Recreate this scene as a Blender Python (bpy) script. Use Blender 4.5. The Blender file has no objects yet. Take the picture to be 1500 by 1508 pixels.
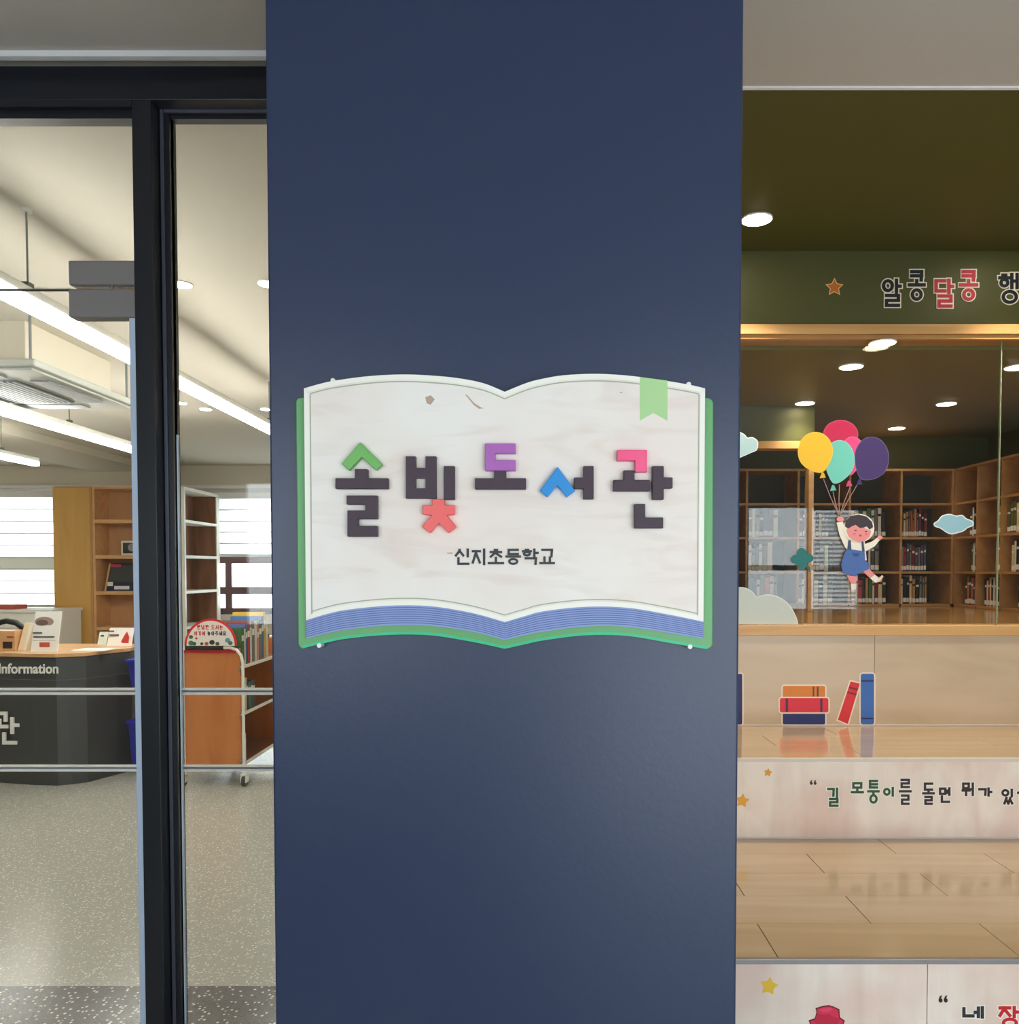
import bpy, bmesh, math, random
from mathutils import Vector
random.seed(7)
SC = bpy.context.scene
COL = SC.collection

# ------------------------------------------------------------------ camera, world, exposure
F, CX, HORIZON, EYE, TH = 1200.0, 795.0, 840.0, 1.54, math.radians(1.8)
S, C_ = math.sin(TH), math.cos(TH)
PPY = HORIZON + F * math.tan(TH)
cam = bpy.data.cameras.new('camera'); cam_o = bpy.data.objects.new('camera', cam); COL.objects.link(cam_o)
cam_o.location = (0, 0, EYE); cam_o.rotation_euler = (math.pi / 2 - TH, 0, 0)
cam.sensor_fit = 'HORIZONTAL'; cam.sensor_width = 36.0; cam.lens = 36.0 * F / 1508.0
cam.sensor_fit = 'AUTO'                       # the longer side (1508) maps to the sensor width
cam.shift_x = (750.0 - CX) / 1508.0
cam.shift_y = (PPY - 754.0) / 1508.0
cam.clip_start = 0.02
SC.camera = cam_o
SC.view_settings.view_transform = 'Standard'; SC.view_settings.look = 'None'
SC.view_settings.gamma = 1.0; SC.view_settings.use_curve_mapping = False
SC.view_settings.exposure = 0.75
try:
    SC.cycles.use_denoising = True
    SC.cycles.max_bounces = 10; SC.cycles.diffuse_bounces = 5; SC.cycles.glossy_bounces = 5
    SC.cycles.transparent_max_bounces = 24; SC.cycles.sample_clamp_indirect = 6.0
    SC.cycles.caustics_reflective = False; SC.cycles.caustics_refractive = False
except Exception:
    pass
W = bpy.data.worlds.new('overcast_sky'); SC.world = W; W.use_nodes = True
bg = W.node_tree.nodes['Background']
bg.inputs[0].default_value = (0.88, 0.94, 1.0, 1); bg.inputs[1].default_value = 4.2

def area(name, loc, rot, sx, sy, power, color=(1, 1, 1), portal=False, spread=math.pi):
    l = bpy.data.lights.new(name, 'AREA'); l.shape = 'RECTANGLE'; l.size = sx; l.size_y = sy
    l.energy = power; l.color = color; l.spread = spread
    try: l.cycles.is_portal = portal
    except Exception: pass
    o = bpy.data.objects.new(name, l); COL.objects.link(o); o.location = loc; o.rotation_euler = rot
    return o
R90 = math.pi / 2
REAR = -1.65                                   # corridor wall with the windows, behind the camera
for nm, x0, x1 in (('window_daylight', -2.45, -0.55), ('window_daylight', 0.3, 2.24), ('window_daylight', 2.32, 3.66)):
    area(nm, ((x0 + x1) / 2, REAR - 0.14, 1.22), (R90, 0, 0), x1 - x0, 2.2, 1, portal=True)

def spot(name, loc, power, color=(1, .8, .55), angle=110, blend=.8, rad=.05, rot=(0, 0, 0)):
    l = bpy.data.lights.new(name, 'SPOT'); l.energy = power; l.color = color
    l.spot_size = math.radians(angle); l.spot_blend = blend; l.shadow_soft_size = rad
    o = bpy.data.objects.new(name, l); COL.objects.link(o); o.location = loc; o.rotation_euler = rot
    return o

# ------------------------------------------------------------------ photograph measures -> metres at a known depth
def at(px, py, Y):
    u = (PPY - py) / F
    dz = Y * (u * C_ - S) / (C_ + u * S)
    fwd = Y * C_ - dz * S
    return ((px - CX) / F * fwd, EYE + dz)
def zat(py, Y): return at(CX, py, Y)[1]
def xat(px, Y, py=840): return at(px, py, Y)[0]
def pyof(z, Y):
    dz = z - EYE; fw = Y * C_ - dz * S
    return PPY - F * (Y * S + dz * C_) / fw
def yfor(py, z):
    u = (PPY - py) / F
    return (z - EYE) * (C_ + u * S) / (u * C_ - S)

# ------------------------------------------------------------------ materials
def lin(c):
    c = [v / 255.0 for v in c]
    return tuple(v / 12.92 if v <= .04045 else ((v + .055) / 1.055) ** 2.4 for v in c) + (1.0,)
def new_mat(name):
    m = bpy.data.materials.new(name); m.use_nodes = True
    nt = m.node_tree; b = nt.nodes['Principled BSDF']
    return m, nt, b
def mat(name, rgb, rough=.5, metal=0.0, spec=.5, coat=0.0, vary=0.0, scale=6.0, bump=0.0, linear=False):
    m, nt, b = new_mat(name)
    col = tuple(rgb) + (1,) if linear else lin(rgb)
    b.inputs['Base Color'].default_value = col
    b.inputs['Roughness'].default_value = rough; b.inputs['Metallic'].default_value = metal
    b.inputs['Specular IOR Level'].default_value = spec
    if coat: b.inputs['Coat Weight'].default_value = coat; b.inputs['Coat Roughness'].default_value = .1
    if vary or bump:
        tc = nt.nodes.new('ShaderNodeTexCoord'); n = nt.nodes.new('ShaderNodeTexNoise')
        n.inputs['Scale'].default_value = scale; n.inputs['Detail'].default_value = 6
        nt.links.new(tc.outputs['Object'], n.inputs['Vector'])
        if vary:
            mx = nt.nodes.new('ShaderNodeMix'); mx.data_type = 'RGBA'
            mx.inputs[6].default_value = tuple(v * (1 - vary) for v in col[:3]) + (1,)
            mx.inputs[7].default_value = tuple(min(1, v * (1 + vary)) for v in col[:3]) + (1,)
            nt.links.new(n.outputs['Fac'], mx.inputs[0]); nt.links.new(mx.outputs[2], b.inputs['Base Color'])
        if bump:
            bp = nt.nodes.new('ShaderNodeBump'); bp.inputs['Strength'].default_value = bump; bp.inputs['Distance'].default_value = .002
            nt.links.new(n.outputs['Fac'], bp.inputs['Height']); nt.links.new(bp.outputs['Normal'], b.inputs['Normal'])
    return m
def wood(name, rgb1, rgb2, axis='x', scale=5.0, rough=.35, coat=0.0, stretch=14.0, contrast=(.35, .65), wavy=1.2, tint=None):
    """straight grain: noise stretched along one axis, slightly swirled; pieces get their own offset"""
    m, nt, b = new_mat(name)
    tc = nt.nodes.new('ShaderNodeTexCoord'); oi = nt.nodes.new('ShaderNodeObjectInfo')
    mul = nt.nodes.new('ShaderNodeMath'); mul.operation = 'MULTIPLY'; mul.inputs[1].default_value = 37.0
    nt.links.new(oi.outputs['Random'], mul.inputs[0])
    add = nt.nodes.new('ShaderNodeVectorMath'); add.operation = 'ADD'
    nt.links.new(tc.outputs['Object'], add.inputs[0]); nt.links.new(mul.outputs[0], add.inputs[1])
    mp = nt.nodes.new('ShaderNodeMapping')
    s = {'x': (1, stretch, stretch), 'y': (stretch, 1, stretch), 'z': (stretch, stretch, 1)}[axis]
    mp.inputs['Scale'].default_value = tuple(scale / stretch * v for v in s)
    nt.links.new(add.outputs[0], mp.inputs['Vector'])
    n = nt.nodes.new('ShaderNodeTexNoise'); n.inputs['Scale'].default_value = 1.6; n.inputs['Detail'].default_value = 7
    n.inputs['Distortion'].default_value = wavy
    nt.links.new(mp.outputs[0], n.inputs['Vector'])
    rp = nt.nodes.new('ShaderNodeValToRGB')
    rp.color_ramp.elements[0].position = contrast[0]; rp.color_ramp.elements[0].color = lin(rgb2)
    rp.color_ramp.elements[1].position = contrast[1]; rp.color_ramp.elements[1].color = lin(rgb1)
    nt.links.new(n.outputs['Fac'], rp.inputs['Fac'])
    last = rp.outputs['Color']
    if tint:
        n2 = nt.nodes.new('ShaderNodeTexNoise'); n2.inputs['Scale'].default_value = 3.5; n2.inputs['Detail'].default_value = 3
        nt.links.new(add.outputs[0], n2.inputs['Vector'])
        r2 = nt.nodes.new('ShaderNodeMapRange'); r2.inputs[1].default_value = .42; r2.inputs[2].default_value = .62
        nt.links.new(n2.outputs['Fac'], r2.inputs[0])
        mx = nt.nodes.new('ShaderNodeMix'); mx.data_type = 'RGBA'; mx.blend_type = 'MULTIPLY'
        mx.inputs[7].default_value = lin(tint); nt.links.new(r2.outputs[0], mx.inputs[0]); nt.links.new(last, mx.inputs[6])
        last = mx.outputs[2]
    nt.links.new(last, b.inputs['Base Color'])
    b.inputs['Roughness'].default_value = rough
    if coat: b.inputs['Coat Weight'].default_value = coat; b.inputs['Coat Roughness'].default_value = .12
    return m
def emit(name, rgb, strength):
    m, nt, b = new_mat(name)
    b.inputs['Base Color'].default_value = lin(rgb); b.inputs['Emission Color'].default_value = lin(rgb)
    b.inputs['Emission Strength'].default_value = strength
    return m
def glass(name, tint=(1, 1, 1)):
    m, nt, b = new_mat(name); nt.nodes.remove(b)
    out = nt.nodes['Material Output']
    tr = nt.nodes.new('ShaderNodeBsdfTransparent'); tr.inputs[0].default_value = tuple(tint) + (1,)
    gl = nt.nodes.new('ShaderNodeBsdfGlossy'); gl.inputs['Roughness'].default_value = 0.0
    lw = nt.nodes.new('ShaderNodeLayerWeight'); lw.inputs[0].default_value = .5
    pw = nt.nodes.new('ShaderNodeMath'); pw.operation = 'POWER'; pw.inputs[1].default_value = 5
    ma = nt.nodes.new('ShaderNodeMath'); ma.operation = 'MULTIPLY_ADD'; ma.inputs[1].default_value = .9; ma.inputs[2].default_value = .036
    nt.links.new(lw.outputs['Facing'], pw.inputs[0]); nt.links.new(pw.outputs[0], ma.inputs[0])
    mx = nt.nodes.new('ShaderNodeMixShader')
    nt.links.new(ma.outputs[0], mx.inputs[0]); nt.links.new(tr.outputs[0], mx.inputs[1]); nt.links.new(gl.outputs[0], mx.inputs[2])
    nt.links.new(mx.outputs[0], out.inputs['Surface'])
    return m
def fabric(name, rgb, trans=.5):
    m, nt, b = new_mat(name)
    b.inputs['Base Color'].default_value = lin(rgb); b.inputs['Roughness'].default_value = .9
    t = nt.nodes.new('ShaderNodeBsdfTranslucent'); t.inputs[0].default_value = lin(rgb)
    mx = nt.nodes.new('ShaderNodeMixShader'); mx.inputs[0].default_value = trans
    nt.links.new(b.outputs[0], mx.inputs[1]); nt.links.new(t.outputs[0], mx.inputs[2])
    nt.links.new(mx.outputs[0], nt.nodes['Material Output'].inputs['Surface'])
    return m
def terrazzo(name, base, dark, chip, density=.5, scale=70.0, rough=.22):
    m, nt, b = new_mat(name)
    tc = nt.nodes.new('ShaderNodeTexCoord')
    v = nt.nodes.new('ShaderNodeTexVoronoi'); v.inputs['Scale'].default_value = scale
    nt.links.new(tc.outputs['Object'], v.inputs['Vector'])
    v2 = nt.nodes.new('ShaderNodeTexVoronoi'); v2.inputs['Scale'].default_value = scale * 2.1
    nt.links.new(tc.outputs['Object'], v2.inputs['Vector'])
    def band(node, lo, hi):
        r = nt.nodes.new('ShaderNodeMapRange'); r.inputs[1].default_value = lo; r.inputs[2].default_value = hi
        r.inputs[3].default_value = 1; r.inputs[4].default_value = 0
        nt.links.new(node.outputs['Distance'], r.inputs[0]); return r
    b1 = band(v, .26, .34); b2 = band(v2, .22, .34)
    sep = nt.nodes.new('ShaderNodeSeparateColor'); nt.links.new(v.outputs['Color'], sep.inputs[0])
    gt = nt.nodes.new('ShaderNodeMath'); gt.operation = 'LESS_THAN'; gt.inputs[1].default_value = density
    nt.links.new(sep.outputs[0], gt.inputs[0])
    mu = nt.nodes.new('ShaderNodeMath'); mu.operation = 'MULTIPLY'
    nt.links.new(b1.outputs[0], mu.inputs[0]); nt.links.new(gt.outputs[0], mu.inputs[1])
    m1 = nt.nodes.new('ShaderNodeMix'); m1.data_type = 'RGBA'; m1.inputs[6].default_value = lin(base); m1.inputs[7].default_value = lin(dark)
    nt.links.new(b2.outputs[0], m1.inputs[0])
    m2 = nt.nodes.new('ShaderNodeMix'); m2.data_type = 'RGBA'; m2.inputs[7].default_value = lin(chip)
    nt.links.new(mu.outputs[0], m2.inputs[0]); nt.links.new(m1.outputs[2], m2.inputs[6])
    nt.links.new(m2.outputs[2], b.inputs['Base Color']); b.inputs['Roughness'].default_value = rough
    return m

M = {}
M['navy'] = mat('navy_satin_paint', (36, 50, 82), .37, spec=.55, vary=.04, scale=90, bump=.14)
M['frame'] = mat('black_powder_coat', (30, 33, 41), .35, vary=.03)
M['frame_grey'] = mat('grey_bead_metal', (104, 106, 122), .35, metal=.4)
M['ceil'] = mat('matt_ceiling_paint', (194, 189, 182), .9, vary=.02, scale=40)
M['white_trim'] = mat('white_trim_paint', (238, 238, 242), .5)
M['cream_ceil'] = mat('cream_ceiling_paint', (206, 200, 187), .85, vary=.02, scale=3)
M['cream'] = mat('cream_wall_paint', (220, 213, 197), .85, vary=.02, scale=3)
M['green'] = mat('olive_green_paint', (78, 78, 32), .5, vary=.04, scale=8)
M['corridor'] = mat('pale_corridor_paint', (205, 205, 205), .9)
M['floor_lib'] = terrazzo('pale_terrazzo', (172, 171, 162), (140, 139, 131), (222, 220, 212), .55, 75)
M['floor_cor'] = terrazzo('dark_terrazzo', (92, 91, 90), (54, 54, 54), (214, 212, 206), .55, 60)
M['maple'] = wood('pale_maple_veneer', (248, 235, 224), (238, 221, 208), 'z', 4.5, .4, stretch=7, contrast=(.3, .6), wavy=1.6, tint=(246, 232, 230))
M['maple_up'] = wood('tan_birch_veneer', (210, 188, 162), (199, 176, 148), 'x', 4, .3, stretch=4, contrast=(.3, .65))
M['plank'] = wood('tan_oak_plank', (198, 174, 142), (186, 161, 129), 'x', 6, .12, .5, stretch=12, contrast=(.3, .7))
M['joint'] = mat('dark_joint_filler', (60, 46, 34), .9)
M['nosing'] = mat('pale_nosing_strip', (224, 214, 206), .4)
M['nosing_grey'] = mat('brushed_nosing_metal', (150, 146, 148), .35, metal=.6)
M['beam'] = wood('golden_pine', (222, 176, 116), (204, 154, 94), 'x', 6, .4, stretch=14)
M['case'] = wood('golden_oak_board', (200, 152, 92), (180, 130, 74), 'x', 6, .4, stretch=10)
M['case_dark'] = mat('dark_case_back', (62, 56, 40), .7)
M['nook_floor'] = wood('glossy_nook_floor', (182, 140, 88), (162, 120, 72), 'x', 5, .15, .4, stretch=12)
M['glass'] = glass('clear_glass', (.97, .985, .975))
M['glass_edge'] = mat('glass_joint', (150, 165, 130), .2)
M['lamp'] = emit('lamp_diffuser', (255, 250, 242), 24.0)
M['down'] = emit('downlight_lens', (255, 240, 214), 22.0)
M['down_n'] = emit('warm_downlight_lens', (255, 236, 200), 16.0)
M['white_pl'] = mat('white_plastic', (236, 236, 232), .45)
M['ac'] = mat('aged_grey_white_plastic', (186, 190, 184), .5)
M['grey_pl'] = mat('grey_plastic', (132, 138, 140), .5)
M['dgrey_pl'] = mat('dark_grille_grey', (96, 100, 100), .6)
M['patch'] = mat('grey_patch_metal', (140, 135, 135), .4)
M['black'] = mat('black_plastic', (22, 22, 24), .5)
M['aluminium'] = mat('pale_blue_aluminium', (206, 224, 250), .3, metal=.1)
M['stripe'] = fabric('white_safety_film', (252, 252, 252), .75); M['stripe_blue'] = fabric('pale_blue_safety_film', (226, 239, 254), .75)
M['blind'] = fabric('white_blind_fabric', (250, 250, 248), .8)
M['blind_band'] = fabric('dense_blind_fabric', (222, 220, 212), .3)
M['win_brown'] = mat('purple_brown_window_metal', (96, 62, 62), .45)
M['counter'] = mat('charcoal_laminate', (66, 67, 68), .35, vary=.04, scale=2)
M['counter_top'] = wood('beech_counter_top', (214, 172, 124), (196, 150, 104), 'x', 5, .35, stretch=10)
M['yellow_wood'] = wood('amber_veneer', (216, 172, 98), (206, 160, 86), 'z', 5, .35, stretch=6, contrast=(.3, .7))
M['shelf_wood'] = wood('beech_shelf', (222, 176, 124), (206, 158, 106), 'x', 6, .4, stretch=12)
M['shelf_back'] = wood('tan_shelf_back', (204, 158, 112), (194, 148, 104), 'z', 4, .5, stretch=5)
M['brown_back'] = wood('brown_shelf_back', (150, 104, 72), (124, 84, 58), 'z', 5, .4, stretch=6)
M['cart_wood'] = wood('orange_cart_panel', (206, 128, 66), (190, 110, 52), 'z', 4, .25, .3, stretch=6)
M['cart_dark'] = wood('brown_cart_shelf', (140, 92, 72), (122, 78, 60), 'y', 4, .4, stretch=6)
M['tube'] = mat('white_coated_tube', (240, 238, 230), .35)
M['rubber'] = mat('grey_rubber', (70, 70, 70), .7)
M['chrome'] = mat('chrome', (200, 200, 200), .2, metal=1)
M['blue_pl'] = mat('cobalt_plastic', (28, 34, 150), .4)
M['paper'] = mat('white_paper', (238, 236, 230), .8)
# sign
M['sign_wood'] = wood('white_washed_birch', (238, 234, 230), (230, 222, 216), 'x', 9, .45, stretch=5, contrast=(.28, .5), wavy=2.2, tint=(252, 244, 240))
M['sign_white'] = mat('warm_white_edge', (244, 242, 234), .5)
M['sign_green'] = mat('leaf_green_board', (98, 166, 104), .4)
M['sign_teal'] = mat('bright_teal_edge', (44, 190, 136), .4)
M['sign_blue'] = mat('periwinkle_pages', (138, 158, 208), .5)
M['sign_line'] = mat('slate_blue_line', (88, 106, 168), .5)
M['sign_groove'] = mat('sage_outline', (166, 176, 148), .5)
M['mark'] = mat('pale_green_ribbon', (172, 214, 150), .5)
M['knot'] = mat('brown_knot_mark', (186, 160, 140), .6)
M['L_dark'] = mat('plum_charcoal_acrylic', (72, 58, 70), .5, spec=.3)
M['L_green'] = mat('grass_green_acrylic', (92, 172, 72), .3)
M['L_red'] = mat('coral_red_acrylic', (240, 92, 90), .3)
M['L_purple'] = mat('orchid_acrylic', (172, 98, 182), .3)
M['L_blue'] = mat('azure_acrylic', (20, 140, 218), .3)
M['L_pink'] = mat('rose_pink_acrylic', (244, 70, 130), .3)
M['ink'] = mat('black_green_ink', (34, 42, 46), .5)
_c = {}
def flat(rgb, rough=.5):
    k = tuple(rgb)
    if k not in _c: _c[k] = mat('print_%02x%02x%02x' % k, rgb, rough)
    return _c[k]

# ------------------------------------------------------------------ mesh helpers
class MB:
    def __init__(s): s.v, s.f, s.m, s.k = [], [], [], 0
    def add(s, vs, fs, m=0):
        o = len(s.v); s.v += [tuple(v) for v in vs]
        for f in fs: s.f.append([o + i for i in f]); s.m.append(m)
        return s
    def box(s, x0, x1, y0, y1, z0, z1, m=0):
        x0, x1 = sorted((x0, x1)); y0, y1 = sorted((y0, y1)); z0, z1 = sorted((z0, z1))
        return s.add([(x0,y0,z0),(x1,y0,z0),(x1,y1,z0),(x0,y1,z0),(x0,y0,z1),(x1,y0,z1),(x1,y1,z1),(x0,y1,z1)],
              [(0,3,2,1),(4,5,6,7),(0,1,5,4),(1,2,6,5),(2,3,7,6),(3,0,4,7)], m)
    def prism(s, a, b, m=0, mside=None):
        """two matching rings of 3-D points -> closed solid"""
        n = len(a)
        s.add(list(a) + list(b), [tuple(range(n)), tuple(range(2 * n - 1, n - 1, -1))], m)
        o = len(s.v) - 2 * n
        for i in range(n):
            j = (i + 1) % n
            s.f.append([o + i, o + n + i, o + n + j, o + j]); s.m.append(m if mside is None else mside)
        return s
    def poly(s, pts, Y, depth, m=0, mside=None):
        """outline measured in the photograph, on the plane at depth Y, extruded away from the viewer"""
        q = [at(x, y, Y) for x, y in pts]
        return s.prism([(x, Y, z) for x, z in q], [(x, Y + depth, z) for x, z in q], m, mside)
    def xy(s, pts, z0, z1, m=0):
        return s.prism([(x, y, z1) for x, y in pts], [(x, y, z0) for x, y in pts], m)
    def strip(s, up, lo, Y, depth, m=0):
        """ribbon between two outlines of equal length"""
        n = len(up); a = [at(x, y, Y) for x, y in up]; b = [at(x, y, Y) for x, y in lo]
        for i in range(n - 1):
            q = [a[i], a[i + 1], b[i + 1], b[i]]
            s.prism([(x, Y, z) for x, z in q], [(x, Y + depth, z) for x, z in q], m)
        return s
    def stroke(s, pts, w, Y, depth, m=0, closed=False, round_=False):
        P = [Vector(p) for p in pts]
        if closed: P = P + [P[0]]
        for i in range(len(P) - 1):
            a, b = P[i], P[i + 1]; d = b - a
            if d.length < 1e-6: continue
            d.normalize(); n = Vector((-d.y, d.x)) * (w / 2); e = d * (w / 2 * (.6 if round_ else 1))
            if closed and len(P) > 6: e = d * (w * .15)
            s.k += 1; s.poly([a - e + n, b + e + n, b + e - n, a - e - n], Y - s.k * 2e-5, depth, m)   # crossing strokes never share a plane
        return s
    def ring(s, cx, cy, rx, ry, w, Y, depth, m=0, n=18):
        s.k += 1; Y -= s.k * 2e-5
        for i in range(n):
            a, b = 2 * math.pi * i / n, 2 * math.pi * (i + 1) / n
            q = [(cx + (rx + w / 2) * math.cos(t), cy + (ry + w / 2) * math.sin(t)) for t in (a, b)] + \
                [(cx + (rx - w / 2) * math.cos(t), cy + (ry - w / 2) * math.sin(t)) for t in (b, a)]
            s.poly(q, Y, depth, m)
        return s
    def cyl(s, p0, p1, r, n=12, m=0, r1=None):
        p0, p1 = Vector(p0), Vector(p1); d = (p1 - p0).normalized(); r1 = r if r1 is None else r1
        u = d.orthogonal().normalized(); v = d.cross(u)
        ring = lambda c, rr: [c + (u * math.cos(2*math.pi*i/n) + v * math.sin(2*math.pi*i/n)) * rr for i in range(n)]
        return s.prism(ring(p0, r), ring(p1, r1), m)
    def tube(s, pts, r, n=10, m=0):
        P = [Vector(p) for p in pts]; rings = []
        u = None
        for i, p in enumerate(P):
            t = (P[min(i + 1, len(P) - 1)] - P[max(i - 1, 0)]).normalized()
            u = (t.orthogonal() if u is None else (u - t * u.dot(t))).normalized(); v = t.cross(u)
            rings.append([p + (u * math.cos(2*math.pi*k/n) + v * math.sin(2*math.pi*k/n)) * r for k in range(n)])
        o = len(s.v)
        for rg in rings: s.v += [tuple(q) for q in rg]
        for i in range(len(rings) - 1):
            for k in range(n):
                k2 = (k + 1) % n
                s.f.append([o+i*n+k, o+i*n+k2, o+(i+1)*n+k2, o+(i+1)*n+k]); s.m.append(m)
        s.f.append([o + k for k in range(n)][::-1]); s.m.append(m)
        s.f.append([o + (len(rings)-1)*n + k for k in range(n)]); s.m.append(m)
        return s
    def build(s, name, mats, parent=None, bevel=0.0, smooth=False, seg=2):
        if not isinstance(mats, (list, tuple)): mats = [mats]
        xs, ys, zs = zip(*s.v)
        o = Vector(((min(xs)+max(xs))/2, (min(ys)+max(ys))/2, min(zs)))
        me = bpy.data.meshes.new(name)
        me.from_pydata([(x-o.x, y-o.y, z-o.z) for x, y, z in s.v], [], s.f)
        for k in mats: me.materials.append(k)
        me.polygons.foreach_set('material_index', s.m)
        bm = bmesh.new(); bm.from_mesh(me); bmesh.ops.recalc_face_normals(bm, faces=bm.faces); bm.to_mesh(me); bm.free()
        ob = bpy.data.objects.new(name, me); COL.objects.link(ob)
        if parent is not None:
            ob.parent = parent; ob.location = o - wloc(parent)
        else: ob.location = o
        ob['wloc'] = list(o)
        if smooth:
            for p in me.polygons: p.use_smooth = True
            e = ob.modifiers.new('edges', 'EDGE_SPLIT'); e.split_angle = math.radians(40)
        if bevel:
            b = ob.modifiers.new('soft_edges', 'BEVEL'); b.width = bevel; b.segments = seg; b.limit_method = 'ANGLE'
            b.harden_normals = False
        return ob
def wloc(o): return Vector(o['wloc'])
def tag(o, label=None, cat=None, group=None, kind=None):
    if label: o['label'] = label
    if cat: o['category'] = cat
    if group: o['group'] = group
    if kind: o['kind'] = kind
    return o
def thing(name, label, cat, loc, group=None, kind=None):
    o = bpy.data.objects.new(name, None); o.empty_display_size = .05; COL.objects.link(o); o.location = loc; o['wloc'] = list(loc)
    return tag(o, label, cat, group, kind)
def struct(name, mb, m, label, cat, bevel=0.0):
    return tag(mb.build(name, m, None, bevel), label, cat, None, 'structure')
def ell(cx, cy, rx, ry, n=28, a0=0, a1=360):
    return [(cx + rx * math.cos(math.radians(a0 + (a1 - a0) * i / (n if a1 - a0 >= 360 else n - 1))),
             cy + ry * math.sin(math.radians(a0 + (a1 - a0) * i / (n if a1 - a0 >= 360 else n - 1)))) for i in range(n)]
def star_pts(cx, cy, r, rot=-90, inner=.5):
    return [(cx + (r if i % 2 == 0 else r * inner) * math.cos(math.radians(rot + 36 * i)),
             cy + (r if i % 2 == 0 else r * inner) * math.sin(math.radians(rot + 36 * i))) for i in range(10)]
def grow(pts, d):
    """outline pushed outwards by about d"""
    n = len(pts); A = sum(pts[i][0]*pts[(i+1)%n][1] - pts[(i+1)%n][0]*pts[i][1] for i in range(n)); sg = 1 if A > 0 else -1
    out = []
    for i in range(n):
        p0, p, p1 = Vector(pts[i-1]), Vector(pts[i]), Vector(pts[(i+1) % n])
        a, b = (p - p0).normalized(), (p1 - p).normalized()
        na, nb = Vector((a.y, -a.x)) * sg, Vector((b.y, -b.x)) * sg
        v = na + nb
        k = d / max(.5, (1 + na.dot(nb)) / 1.0) if v.length > 1e-6 else 0
        out.append(tuple(p + v * k))
    return out
def smooth_line(pts, n=6):
    out = []
    for i in range(len(pts) - 1):
        p0, p1, p2, p3 = [Vector(pts[max(0, min(len(pts)-1, i+k))]) for k in (-1, 0, 1, 2)]
        for j in range(n):
            t = j / n
            out.append(tuple(.5*((2*p1)+(p2-p0)*t+(2*p0-5*p1+4*p2-p3)*t*t+(3*p1-p0-3*p2+p3)*t*t*t)))
    out.append(tuple(pts[-1])); return out

# Hangul from strokes: every syllable is laid out in its own measured box
CONS = {'ㄱ': [[(0,0),(1,0),(.95,1)]], 'ㄴ': [[(0,0),(0,1),(1,1)]], 'ㄷ': [[(1,0),(0,0),(0,1),(1,1)]],
 'ㄹ': [[(0,0),(1,0),(1,.5),(0,.5),(0,1),(1,1)]], 'ㅁ': [[(0,0),(1,0),(1,1),(0,1),(0,0)]],
 'ㅂ': [[(0,0),(0,1),(1,1),(1,0)],[(0,.5),(1,.5)]], 'ㅅ': [[(.5,0),(.5,.2),(0,1)],[(.5,.2),(1,1)]],
 'ㅆ': [[(.25,0),(0,1)],[(.25,.3),(.48,1)],[(.75,0),(.52,1)],[(.75,.3),(1,1)]],
 'ㅈ': [[(0,0),(1,0)],[(.5,0),(0,1)],[(.5,.25),(1,1)]], 'ㅊ': [[(.4,-.1),(.6,-.1)],[(0,.25),(1,.25)],[(.5,.25),(0,1)],[(.5,.45),(1,1)]],
 'ㅋ': [[(0,0),(1,0),(.95,1)],[(0,.5),(1,.5)]], 'ㅌ': [[(1,0),(0,0),(0,1),(1,1)],[(0,.5),(1,.5)]],
 'ㅎ': [[(.35,0),(.65,0)],[(0,.25),(1,.25)]], 'ㅇ': []}
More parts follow.
